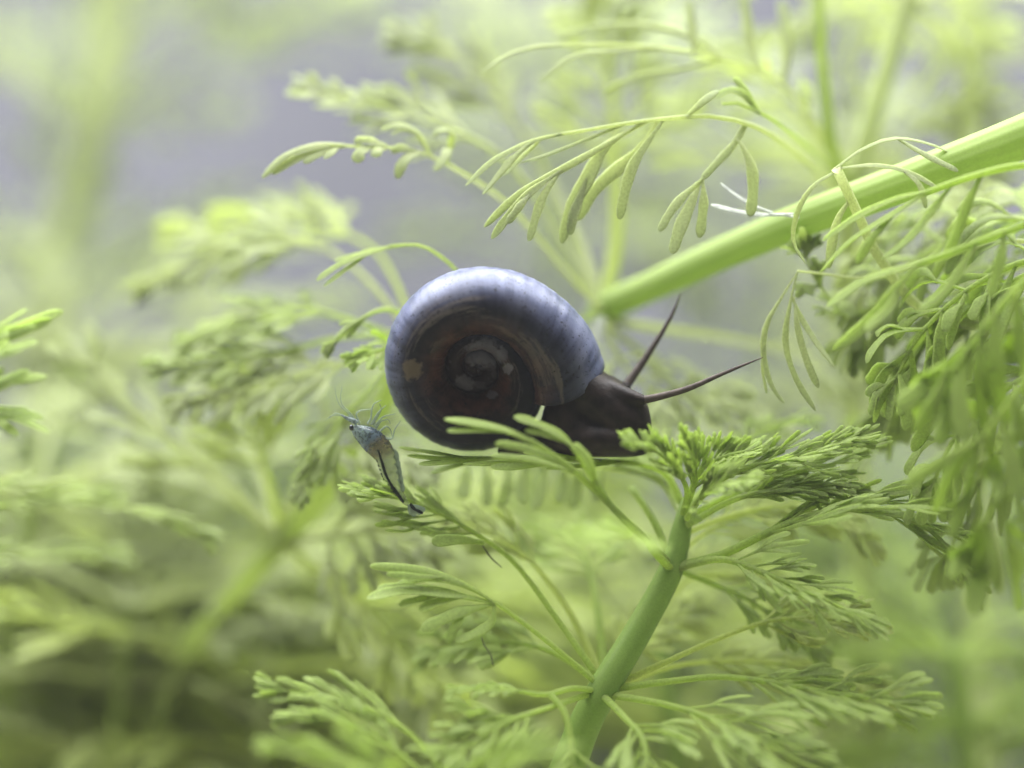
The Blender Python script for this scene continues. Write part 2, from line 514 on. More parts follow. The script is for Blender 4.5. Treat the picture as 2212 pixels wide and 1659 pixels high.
A.leaf(Q((1448, 1218, -0.3), (1400, 1168, -1.6), (1350, 1122, -2.6), (1284, 1057, -3.4), (1225, 1005, -3.8), (1144, 950, -4)), (0.34, 0.3), SN, explicit=[
    [(Q((1160, 960, -4), (1100, 932, -4), (1030, 915, -3.9), (960, 905, -3.8)), 0.44, 0.6), (Q((1090, 932, -4), (1030, 930, -4), (966, 931, -3.9)), 0.30, 0.55)],
    [(Q((1240, 1018, -3.8), (1180, 985, -4.1), (1120, 965, -4.3), (1070, 958, -4.3)), 0.36, 0.45)],
    [(Q((1250, 1025, -3.6), (1190, 1005, -3.7), (1130, 990, -3.7), (1060, 985, -3.6)), 0.36, 0.45)],
])
A.leaf(Q((1446, 1216, -0.3), (1386, 1158, -1.8), (1326, 1100, -2.9), (1278, 1028, -3.6), (1240, 968, -3.9)), (0.34, 0.28), SN, explicit=[
    [(Q((1248, 980, -3.9), (1215, 945, -4), (1168, 920, -4), (1110, 900, -3.9)), 0.38, 0.6), (Q((1235, 962, -4), (1190, 940, -4.1), (1134, 929, -4)), 0.30, 0.55)],
    [(Q((1290, 1048, -3.5), (1278, 1005, -4), (1262, 980, -4.2), (1240, 958, -4.3)), 0.34, 0.5)],
])
# apex tuft
for i, (pp, kw) in enumerate([
    (((1476, 1110, 0), (1484, 1060, -1), (1455, 1005, -2.4), (1410, 970, -3.3), (1372, 955, -3.8)), dict(jit=0.1, t0=0.35, pairs=12, length=2.1, ang=30, sang=16, w=0.25, fwd=0.3, droop=-0.15)),
    (((1480, 1100, 0), (1500, 1045, -1.2), (1500, 1000, -2.2), (1482, 965, -3)), dict(jit=0.1, t0=0.3, pairs=11, length=2.0, ang=40, sang=16, w=0.25, droop=-0.2)),
    (((1482, 1110, 0.4), (1545, 1045, 0), (1620, 1008, -0.6), (1720, 985, -1), (1850, 945, -1.2)), dict(jit=0.1, t0=0.25, pairs=14, length=2.7, ang=26, sang=16, w=0.25, fwd=0.45, droop=-0.06)),
    (((1482, 1118, 0.8), (1590, 1062, 0.4), (1700, 1022, 0), (1790, 1005, 0), (1880, 965, 0)), dict(jit=0.1, t0=0.3, pairs=13, length=2.5, ang=24, sang=16, w=0.25, fwd=0.45, droop=0.0)),
    (((1482, 1135, 0), (1590, 1078, -0.2), (1720, 1052, -0.6), (1850, 1064, -1)), dict(jit=0.1, t0=0.35, pairs=13, length=2.4, ang=22, sang=16, w=0.25, fwd=0.5)),
    (((1492, 1085, 1.6), (1570, 1000, 3), (1640, 935, 4), (1690, 912, 4.5), (1750, 905, 5)), dict(jit=0.1, t0=0.3, pairs=12, length=2.1, ang=40, sang=16, w=0.25)),
    (((1488, 1070, 0.8), (1520, 1010, 0), (1570, 985, -0.6), (1610, 975, -1)), dict(jit=0.1, t0=0.2, pairs=12, length=2.0, ang=45, sang=16, w=0.25, droop=-0.15)),
    (((1484, 1120, -0.6), (1510, 1080, -2), (1550, 1050, -3), (1600, 1040, -3.6)), dict(jit=0.1, t0=0.25, pairs=11, length=2.2, ang=42, sang=16, w=0.25)),
    (((1470, 1100, 1.4), (1445, 1035, 2.2), (1420, 1000, 3), (1360, 985, 3.6)), dict(jit=0.1, t0=0.3, pairs=11, length=2.2, ang=36, sang=16, w=0.25)),
]):
    A.leaf(Q(*pp), (0.36, 0.14), FR if i != 5 else UPN, auto=kw)
for pp, kw, m in [
    (((1480, 1150, 1), (1580, 1112, 2), (1700, 1092, 2.5), (1800, 1120, 3), (1880, 1180, 3)), dict(t0=0.3, pairs=9, length=2.6, ang=28, w=0.3, sang=16, jit=0.1, fwd=0.4), 'yellow'),
    (((1455, 1228, 0.5), (1540, 1262, 1.5), (1640, 1310, 2), (1760, 1400, 2.5)), dict(t0=0.35, pairs=8, length=2.8, ang=34, w=0.34, sang=18, jit=0.12), 'fresh'),
    (((1312, 1492, 0), (1450, 1440, 1.5), (1600, 1428, 2.5), (1780, 1442, 3), (1900, 1480, 3)), dict(t0=0.4, pairs=8, length=3.2, ang=30, w=0.36, sang=18, jit=0.12), 'yellow'),
    (((1290, 1470, 0), (1180, 1402, 1.2), (1060, 1385, 2.2), (940, 1405, 3)), dict(t0=0.4, pairs=7, length=3.0, ang=36, w=0.36, sang=18, jit=0.12), 'fresh'),
    (((1450, 1215, 1), (1520, 1150, 3), (1620, 1110, 4.5), (1740, 1120, 5.5)), dict(t0=0.35, pairs=8, length=3.0, ang=36, w=0.36, sang=18, jit=0.12), 'yellow'),
    (((1300, 1470, 0.8), (1340, 1400, 3), (1420, 1340, 5), (1500, 1320, 6)), dict(t0=0.35, pairs=7, length=3.0, ang=42, w=0.4, sang=20), 'yellow'),
]:
    A.leaf(Q(*pp), (0.34, 0.14), FR, auto=kw, mat=m)
# leaves the foot rests on
A.leaf(Q((1474, 1090, 0.8), (1445, 1030, 1.0), (1385, 1003, 0.6), (1250, 994, 0.2), (1100, 990, 0), (960, 988, -0.4)), (0.36, 0.14), (0.05, -0.55, 0.83), explicit=[
    [(Q((1000, 988, -0.3), (940, 978, -0.6), (862, 966, -0.9)), 0.34, 0.4), (Q((1010, 988, -0.3), (950, 992, -0.6), (880, 985, -0.9)), 0.34, 0.4)],
    [(Q((1040, 990, -0.2), (980, 998, -0.7), (905, 1003, -1.0)), 0.34, 0.4), (Q((1060, 990, -0.2), (1000, 1004, 0.4), (930, 1022, 0.7)), 0.34, 0.4)],
    [(Q((1160, 992, 0), (1080, 1000, -0.8), (1000, 1002, -1.4)), 0.42, 0.35), (Q((1220, 994, 0), (1130, 1008, -1.0), (1060, 1010, -1.7)), 0.42, 0.35)],
    [(Q((1300, 996, 0.3), (1220, 984, -0.8), (1130, 978, -1.6)), 0.42, 0.35), (Q((1340, 998, 0.4), (1260, 1008, -0.6), (1180, 1014, -1.2)), 0.42, 0.35)],
    [(Q((1300, 996, 0.3), (1230, 1000, 1.6), (1140, 1000, 2.4)), 0.42, 0.35), (Q((1160, 992, 0.2), (1090, 996, 1.4), (1000, 990, 2.2)), 0.42, 0.35)],
])
A.leaf(Q((1470, 1105, 1.2), (1420, 1035, 3), (1300, 1005, 4), (1180, 1000, 4.6), (1060, 1005, 5)), (0.36, 0.2), FR, mat='olive', explicit=[
    [(Q((1010 + i * 42, 1004, 4.8), (1004 + i * 40 + (i % 3) * 5, 1045, 4.4), (996 + i * 40 + (i % 2) * 12, 1078 + (i * 37) % 25, 4.0)), 0.62, 0.4, (0.1, -1, 0.1))] for i in range(8)])

# ---- plant B: thick bright stem rising to the right behind the snail
base = np.array([44.0, -4.0, FLOOR_Z])
B = Plant('water_plant', 'pale feathery water plant with thick bright green ribbed stem slanting behind the snail', base, 'pale', 'stem_bright', 23)
B.stem([base - [0, 0, 1], np.array([43.0, -4, -20]), np.array([40.0, -4, 8])] + Q((2700, 130, -4), (2450, 190, -3), (2230, 287, -1.5), (1950, 395, 0.5), (1720, 480, 2.5), (1560, 548, 4.5), (1400, 622, 6.5), (1310, 662, 8), (1262, 690, 9)),
       [2.6, 2.5, 2.4, 2.3, 2.15, 2.0, 1.8, 1.65, 1.55, 1.45, 1.5, 1.2], ridges=14)
UPL = Q((1296, 668, 6.6), (1200, 560, 6), (1100, 445, 5), (1000, 375, 3.5), (900, 326, 2.2), (800, 318, 1.6), (730, 314, 1.4))
B.leaf(UPL, (0.32, 0.14), FR, mat='pale', explicit=[
    [(Q((745, 314, 1.4), (690, 312, 1.2), (620, 335, 1), (566, 384, 0.9)), 0.40, 0.5), (Q((745, 316, 1.4), (690, 325, 1.2), (635, 345, 1), (588, 376, 0.9)), 0.38, 0.5), (Q((720, 318, 1.3), (680, 338, 1.0), (655, 352, 0.9)), 0.36, 0.5), (Q((730, 318, 1.3), (716, 330, 1.0), (700, 342, 0.9)), 0.36, 0.6)],
    [(Q((800, 318, 1.6), (778, 330, 1.2), (772, 352, 1)), 0.56, 0.6)],
    [(Q((830, 318, 1.7), (815, 325, 1.3), (812, 340, 1.1)), 0.5, 0.6), (Q((835, 316, 1.7), (790, 304, 1.6), (765, 308, 1.5)), 0.4, 0.5)],
    [(Q((910, 328, 2.3), (885, 336, 1.8), (868, 355, 1.5), (858, 386, 1.4)), 0.56, 0.5), (Q((900, 326, 2.2), (865, 320, 1.8), (845, 328, 1.6)), 0.4, 0.5)],
    [(Q((960, 350, 3), (966, 322, 2.4), (958, 345, 1.8), (938, 370, 1.6)), 0.46, 0.5)],
    [(Q((930, 336, 2.6), (900, 288, 2.2), (860, 272, 2), (822, 282, 1.9)), 0.38, 0.5), (Q((900, 290, 2.2), (870, 282, 2), (845, 292, 1.8)), 0.36, 0.5)],
    [(Q((965, 350, 3), (975, 290, 2.6), (950, 282, 2.4), (935, 296, 2.3)), 0.40, 0.5)],
])
B.leaf(Q((1290, 660, 7), (1210, 520, 7.5), (1140, 400, 7.5), (1060, 320, 7.2), (920, 262, 7), (780, 222, 6.6), (680, 205, 6.4)), (0.36, 0.15), FR, auto=dict(t0=0.58, pairs=6, length=3.6, ang=28, w=0.5, fwd=0.4, droop=0.05))
B.leaf(Q((1298, 650, 8), (1240, 500, 10), (1160, 340, 11.5), (1070, 200, 12), (970, 118, 12), (880, 88, 12)), (0.6, 0.25), FR, auto=dict(t0=0.6, pairs=6, length=4.0, ang=30, w=0.6, fwd=0.4))
B.leaf(Q((1304, 660, 7.5), (1328, 540, 9), (1332, 400, 10.5), (1326, 250, 12), (1310, 120, 13), (1280, 20, 14)), (0.80, 0.4), FR, auto=dict(t0=0.5, pairs=6, length=5.0, ang=50, w=0.6), mat='yellow')
B.leaf(Q((1306, 690, 7.5), (1450, 712, 9), (1640, 745, 10.5), (1800, 790, 12), (1950, 850, 13)), (0.5, 0.25), FR, auto=dict(t0=0.55, pairs=5, length=3.6, ang=40, w=0.5))
B.leaf(Q((1306, 695, 7), (1390, 765, 7), (1470, 850, 7.5), (1580, 880, 8), (1700, 930, 9)), (0.36, 0.18), FR, auto=dict(t0=0.3, pairs=7, length=2.8, ang=52, w=0.5, droop=0.4))
B.leaf(Q((1302, 692, 6.8), (1350, 790, 6), (1420, 850, 5.5), (1500, 855, 5.5), (1580, 860, 5.8)), (0.30, 0.15), FR, auto=dict(t0=0.25, pairs=6, length=3.0, ang=58, w=0.52, droop=0.5), mat='pale')
B.leaf(Q((1296, 685, 6.4), (1294, 712, 6.2), (1290, 742, 6)), (0.5, 0.42), FR, mat='white_leaf')
B.leaf(Q((1290, 680, 7), (1200, 700, 6), (1050, 640, 4), (960, 560, 1.8), (905, 530, 1.2), (840, 532, 1)), (0.26, 0.16), FR, mat='olive', explicit=[
    [(Q((850, 531, 1), (790, 550, 0.8), (735, 572, 0.7), (684, 606, 0.6)), 0.34, 0.5), (Q((790, 552, 0.8), (745, 585, 0.6), (700, 618, 0.5)), 0.28, 0.4)],
    [(Q((880, 530, 1.1), (800, 542, 1.3), (722, 564, 1.2)), 0.24, 0.5)],
])

# ---- plant C: upright plant at the upper right with the sharp drooping frond
base = np.array([P(1900, 0, 26)[0], 26.0, FLOOR_Z])
Cp = Plant('water_plant', 'water plant with slim upright pale stem and a sharp frond of drooping club-shaped lobes', base, 'pale', 'stem_pale', 37)
Cp.stem([base - [0, 0, 1], P(1880, 1700, 24), P(1850, 1000, 20), P(1832, 600, 15), P(1838, 430, 12.5), P(1872, 290, 12), P(1915, 150, 12), P(1950, 30, 12), P(2000, -180, 12)],
        [1.5, 1.4, 1.3, 1.2, 1.15, 1.1, 1.0, 1.0, 0.8])
CN = (0.0, -0.95, 0.3)
Cp.leaf(Q((1836, 440, 12), (1800, 405, 8), (1725, 335, 4), (1640, 277, 1), (1540, 252, 0.2), (1430, 257, 0), (1320, 272, 0), (1200, 292, 0)), (0.42, 0.15), CN, mat='pale', explicit=[
    [(Q((1215, 289, 0), (1150, 306, 0), (1070, 345, -0.2), (1006, 402, -0.3)), 0.30, 0.5), (Q((1150, 306, 0), (1105, 345, -0.3), (1042, 420, -0.5)), 0.42, 0.35), (Q((1165, 305, 0), (1128, 340, 0.3), (1088, 380, 0.4)), 0.28, 0.4)],
    [(Q((1350, 268, 0), (1270, 300, 0), (1180, 335, -0.1), (1120, 352, -0.2)), 0.20, 0.6), ],
    [(Q((1390, 262, 0), (1300, 318, -0.2), (1210, 368, -0.4), (1120, 420, -0.5), (1046, 490, -0.6)), 0.36, 0.4), (Q((1212, 368, -0.4), (1130, 430, -0.7), (1062, 516, -0.8)), 0.38, 0.35), (Q((1212, 368, -0.4), (1170, 430, -0.7), (1142, 521, -0.9)), 0.44, 0.26), (Q((1150, 416, -0.6), (1125, 442, -0.9), (1096, 482, -1)), 0.36, 0.4)],
    [(Q((1400, 262, 0), (1310, 315, 0.2), (1270, 385, 0.1), (1235, 450, 0), (1214, 526, 0)), 0.66, 0.15), (Q((1268, 385, 0.1), (1252, 430, -0.1), (1238, 470, -0.2), (1232, 508, -0.2)), 0.5, 0.3)],
    [(Q((1420, 262, 0), (1374, 330, 0.2), (1310, 385, 0.4), (1268, 430, 0.4), (1248, 476, 0.4)), 0.62, 0.18)],
    [(Q((1432, 262, 0), (1400, 305, -0.2), (1366, 360, -0.5), (1348, 420, -0.6), (1338, 474, -0.6)), 0.50, 0.26)],
    [(Q((1612, 262, 0.8), (1590, 304, 0.4), (1550, 350, 0), (1515, 388, -0.3)), 0.36, 0.75), (Q((1520, 384, -0.3), (1480, 420, -0.5), (1450, 455, -0.6), (1424, 500, -0.7)), 0.44, 0.3), (Q((1515, 390, -0.3), (1492, 440, -0.6), (1470, 490, -0.8), (1452, 548, -0.9)), 0.62, 0.24), (Q((1518, 388, -0.3), (1520, 430, -0.5), (1516, 470, -0.6), (1510, 514, -0.7)), 0.46, 0.3)],
    [(Q((1590, 300, 0.4), (1606, 320, 0.2), (1624, 365, 0), (1626, 420, -0.1), (1620, 468, -0.2)), 0.52, 0.26)],
    [(Q((1480, 254, 0.1), (1505, 232, 0), (1525, 215, 0), (1552, 196, 0.1)), 0.42, 0.4)],
])
Cp.leaf(Q((1836, 420, 12), (1770, 340, 7), (1700, 280, 3), (1650, 248, 1.6), (1590, 222, 1), (1560, 225, 0.8)), (0.36, 0.16), CN, mat='olive', explicit=[
    [(Q((1640, 245, 1.5), (1620, 215, 1.4), (1600, 185, 1.4), (1584, 168, 1.4)), 0.40, 0.5), (Q((1630, 238, 1.5), (1605, 205, 1.2), (1575, 196, 1.1), (1545, 212, 1)), 0.36, 0.5)],
])
Cp.leaf(Q((1842, 400, 12), (1780, 300, 9), (1700, 190, 6.5), (1580, 130, 5), (1440, 105, 4), (1320, 96, 3.2), (1200, 98, 2.8)), (0.40, 0.13), CN, mat='pale', explicit=[
    [(Q((1215, 97, 2.8), (1150, 102, 2.4), (1090, 122, 2.2), (1040, 157, 2)), 0.26, 0.6)],
    [(Q((1430, 104, 4), (1330, 112, 3), (1235, 125, 2.4), (1163, 180, 2)), 0.34, 0.4)],
    [(Q((1560, 126, 4.8), (1470, 150, 4.6), (1380, 165, 4.8), (1300, 200, 5)), 0.3, 0.5)],
    [(Q((1640, 150, 5.6), (1620, 90, 6), (1612, 30, 6.4), (1600, -40, 7)), 0.5, 0.6)],
    [(Q((1500, 112, 4.4), (1495, 60, 4.8), (1488, 0, 5.4)), 0.5, 0.6)],
    [(Q((1690, 180, 6.4), (1700, 100, 7), (1690, 0, 8)), 0.6, 0.6)],
    [(Q((1580, 130, 5), (1460, 70, 5.5), (1330, 55, 6), (1200, 80, 6)), 0.4, 0.5)],
])
Cp.leaf(Q((1842, 410, 12), (1800, 330, 8.5), (1782, 200, 8), (1772, 80, 8), (1768, -60, 8)), (0.7, 0.5), CN, mat='olive')
Cp.whorl(P(1960, 10, 12), (0.1, -0.2, 1), n=7, length=12, rise=5, droop=0.6, w=0.6, mat='pale', pairs=5)
Cp.whorl(P(1842, 400, 12.4), (-0.1, 0.5, 1), n=6, length=11, rise=35, droop=0.3, w=0.6, mat='pale', pairs=5, phase=0.4)

# ---- plant D: crowded plant at the right edge
base = np.array([P(2420, 0, -3)[0], -3.0, FLOOR_Z])
D = Plant('water_plant', 'crowded water plant at the right with arching forked leaves and hanging strap lobes', base, 'fresh', 'stem_mid', 53)
D.stem([base - [0, 0, 1], P(2400, 1500, -3), P(2380, 900, -3), P(2360, 500, -3), P(2350, 200, -3)], [2.2, 2.0, 1.8, 1.5, 0.9])
D.leaf(Q((2372, 800, -2), (2200, 720, 0), (2010, 680, 1), (1905, 565, 0), (1850, 455, -1), (1806, 362, -1.6)), (0.55, 0.5), FR, mat='pale', explicit=[
    [(Q((1812, 368, -1.6), (1760, 400, -1.8), (1726, 450, -1.8), (1712, 520, -1.6), (1740, 570, -1.2)), 0.24, 0.7)],
    [(Q((1806, 364, -1.6), (1860, 325, -1.5), (1930, 300, -1.3), (2010, 312, -1.0), (2090, 350, -0.8)), 0.24, 0.7), (Q((1940, 300, -1.3), (1990, 330, -1.5), (2070, 370, -1.5)), 0.36, 0.4)],
    [(Q((1808, 364, -1.6), (1890, 358, -1.8), (1960, 372, -1.8), (2030, 410, -1.8)), 0.26, 0.6), (Q((1950, 368, -1.8), (1985, 400, -2), (2000, 450, -2)), 0.3, 0.5)],
    [(Q((1838, 430, -1.2), (1812, 470, -1), (1798, 520, -0.8), (1790, 580, -0.6)), 0.42, 0.4)],
])
D.leaf(Q((2358, 430, -3), (2290, 365, -3.2), (2200, 358, -3.4), (2090, 384, -3.4), (1990, 420, -3.2)), (0.46, 0.28), FR, explicit=[
    [(Q((2010, 412, -3.2), (1930, 432, -3), (1850, 470, -2.8), (1778, 520, -2.6)), 0.34, 0.5)],
    [(Q((2000, 416, -3.2), (1920, 470, -3.2), (1840, 520, -3), (1770, 590, -2.6)), 0.42, 0.5), (Q((1930, 465, -3.2), (1880, 520, -3.4), (1850, 570, -3.4)), 0.38, 0.4)],
    [(Q((2060, 394, -3.3), (2010, 460, -3.4), (1960, 520, -3.4), (1905, 560, -3.2)), 0.4, 0.4)],
    [(Q((2120, 376, -3.4), (2090, 440, -3.6), (2060, 520, -3.8), (2040, 560, -3.8)), 0.5, 0.4)],
])
D.leaf(Q((2366, 520, -3.6), (2280, 470, -4), (2180, 498, -4), (2070, 540, -4.2), (1980, 572, -4.2)), (0.5, 0.32), FR, explicit=[
    [(Q((2000, 566, -4.2), (1930, 585, -4), (1860, 612, -3.8), (1786, 664, -3.6)), 0.40, 0.5)],
    [(Q((1985, 570, -4.2), (1930, 630, -4.2), (1870, 700, -4), (1800, 756, -3.8)), 0.5, 0.45), (Q((1940, 625, -4.2), (1915, 670, -4.5), (1868, 715, -4.6)), 0.42, 0.45)],
    [(Q((2110, 525, -4.2), (2070, 590, -4.6), (2030, 640, -4.8), (1985, 670, -4.8)), 0.44, 0.45)],
    [(Q((2170, 500, -4), (2160, 560, -4.4), (2140, 640, -4.6)), 0.5, 0.5)],
])
rg = np.random.default_rng(77)
for (rib, lobes) in [
    (((2372, 640, -4), (2300, 560, -5), (2210, 610, -5.6), (2130, 700, -6), (2060, 800, -6.2)), [(2050, 790, 1975, 935), (2068, 780, 2022, 962), (2090, 745, 2084, 955), (2120, 700, 2128, 940), (2150, 670, 2172, 920), (2085, 750, 1940, 880), (2190, 620, 2215, 860)]),
    (((2376, 800, -4), (2320, 740, -6), (2240, 790, -6.6), (2180, 870, -7), (2110, 960, -7)), [(2110, 955, 2018, 1110), (2118, 950, 2052, 1168), (2130, 940, 2148, 1080), (2160, 900, 2205, 1088), (2190, 860, 2240, 1060), (2125, 945, 1950, 1052)]),
    (((2384, 1000, -4), (2320, 950, -6), (2240, 1010, -7), (2170, 1070, -7.2), (2120, 1130, -7.4)), [(2120, 1125, 2100, 1330), (2130, 1115, 2158, 1280), (2160, 1080, 2205, 1320), (2115, 1130, 2052, 1250), (2190, 1060, 2240, 1200)]),
]:
    D.leaf(Q(*rib), (0.5, 0.25), FR, mat='deep', explicit=[
        [(Q((x0, y0, rib[3][2]), ((x0 + x1) / 2 + rg.uniform(-16, 16), (y0 + y1) / 2 + rg.uniform(-10, 10), rib[3][2] + rg.uniform(-0.6, 0.6)), (x1, y1, rib[3][2] + rg.uniform(-1, 1))), rg.uniform(0.5, 0.95), 0.35, (rg.uniform(-0.5, 0.6), -1, rg.uniform(-0.2, 0.4))),
         (Q(((x0 * 2 + x1) / 3, (y0 * 2 + y1) / 3, rib[3][2]), ((x0 + x1) / 2 + rg.uniform(-30, 30), (y0 + y1) / 2 + 10, rib[3][2] + 0.4), ((x0 + 2 * x1) / 3 + rg.uniform(-50, 50), (y0 + 3 * y1) / 4 + rg.uniform(-20, 20), rib[3][2] + rg.uniform(0, 1.5))), rg.uniform(0.4, 0.7), 0.35, (rg.uniform(-0.5, 0.6), -1, rg.uniform(-0.2, 0.4)))]
        for x0, y0, x1, y1 in lobes])
for pp, m in [(((2366, 600, -1), (2240, 560, -1), (2100, 620, -1), (1990, 720, -1), (1930, 830, -1)), 'fresh'), (((2370, 700, 1), (2250, 640, 2), (2120, 690, 2.5), (2000, 800, 3), (1920, 900, 3)), 'olive'), (((2366, 560, 1), (2200, 470, 2), (2040, 520, 3), (1920, 620, 3), (1850, 740, 3)), 'olive'),
              (((2374, 860, 0), (2270, 800, -1), (2160, 850, -2), (2060, 950, -2), (2010, 1060, -2)), 'fresh'), (((2366, 500, 2), (2220, 420, 4), (2080, 440, 5), (1950, 520, 5), (1860, 640, 5)), 'pale'), (((2376, 950, 1), (2280, 900, 2), (2180, 960, 2), (2090, 1080, 2), (2050, 1200, 2)), 'olive')]:
    D.leaf(Q(*pp), (0.4, 0.15), FR, auto=dict(t0=0.22, pairs=8, length=4.2, ang=48, w=0.62, droop=0.75, split=1, fwd=0.15), mat=m)
D.leaf(Q((2368, 560, -1), (2200, 520, 0), (2020, 560, 1), (1880, 600, 1), (1770, 590, 0.4), (1722, 585, 0)), (0.3, 0.12), FR, explicit=[
    [(Q((1725, 585, 0), (1690, 640, -0.1), (1656, 700, -0.2), (1648, 760, -0.2), (1665, 830, -0.2), (1694, 872, -0.2)), 0.26, 0.3)],
    [(Q((1722, 590, 0), (1706, 660, -0.3), (1696, 740, -0.4), (1720, 820, -0.4), (1762, 888, -0.4)), 0.30, 0.25)],
    [(Q((1716, 640, -0.2), (1722, 700, -0.5), (1740, 770, -0.6), (1768, 838, -0.7)), 0.34, 0.25)],
    [(Q((1710, 640, -0.2), (1732, 690, -0.2), (1762, 740, -0.3), (1802, 792, -0.4)), 0.46, 0.25)],
    [(Q((1650, 750, -0.2), (1646, 790, -0.1), (1656, 850, 0)), 0.14, 0.5)],
], mat='pale')
D.leaf(Q((2364, 480, -1), (2150, 600, 2), (1960, 660, 3), (1840, 690, 3), (1760, 600, 2), (1735, 530, 1.6)), (0.3, 0.15), FR, auto=dict(t0=0.3, pairs=8, length=2.6, ang=55, w=0.55, droop=0.4), mat='olive')
D.whorl(P(2365, 560, -1), (-0.4, 0.3, 1), n=7, length=11, rise=10, droop=0.7, w=0.6, mat='fresh', sub=False, pairs=6)
D.whorl(P(2340, 820, 2), (-0.3, 0.2, 1), n=6, length=10, rise=20, droop=0.7, w=0.6, mat='olive', pairs=6)
D.leaf(Q((1725, 470, 0.5), (1700, 466, 0.2), (1660, 462, 0)), (0.12, 0.1), FR, mat='white_leaf', name='faded_leaf', explicit=[
    [(Q((1715, 462, 0.2), (1650, 464, 0), (1590, 456, -0.1), (1535, 442, 0)), 0.34, 0.3)],
    [(Q((1670, 460, 0.1), (1620, 440, 0.2), (1580, 415, 0.3), (1556, 395, 0.4)), 0.26, 0.4)],
])

# ---- plant E: leaves reaching in at the left edge
base = np.array([P(-190, 0, -3)[0], -3.0, FLOOR_Z])
E = Plant('water_plant', 'bright green water plant with finger-like leaf tips reaching in beside the far left stems', base, 'fresh', 'stem_mid', 61)
E.stem([base - [0, 0, 1], P(-200, 1500, -3), P(-190, 900, -3), P(-180, 740, -3), P(-170, 600, -3)], [1.9, 1.8, 1.5, 1.1, 0.7])
for st, mid, tips in [((-186, 820), (-110, 750), [(136, 673), (112, 690), (78, 706), (60, 668), (20, 722)]), ((-186, 850), (-110, 790), [(82, 738), (52, 750), (22, 740), (8, 766)]),
                      ((-188, 900), (-110, 845), [(102, 815), (64, 802), (30, 828), (10, 800)]), ((-188, 930), (-110, 885), [(106, 936), (96, 906), (62, 888), (40, 944), (14, 920)])]:
    dd = -4.6 + 0.02 * (tips[0][0] - 100)
    E.leaf(Q((*st, -3), (*mid, dd), (mid[0] + 50, mid[1] - 4, dd)), (0.3, 0.22), FR, explicit=[
        [(Q((mid[0] + 30 + 8 * q, mid[1] - 2, dd), ((mid[0] + 60 + tx) / 2, (mid[1] + ty) / 2 - 6 + 5 * (q % 3), dd - 0.1 * q), (tx, ty, dd - 0.2 * q)), 0.50, 0.35)] for q, (tx, ty) in enumerate(tips)], mat='fresh')
for pp in [((-188, 1100, -3), (-60, 1060, -7), (80, 1055, -9), (200, 1062, -10)), ((-190, 1250, -3), (-60, 1200, -8), (100, 1190, -11), (220, 1200, -11)), ((-190, 1150, -3), (0, 1090, -7), (180, 1085, -8), (330, 1110, -8), (430, 1150, -8))]:
    E.leaf(Q(*pp), (0.26, 0.12), FR, auto=dict(t0=0.45, pairs=6, length=3.0, ang=16, w=0.30, sang=12, fwd=0.5, droop=0.0, split=1, jit=0.08), mat='olive')

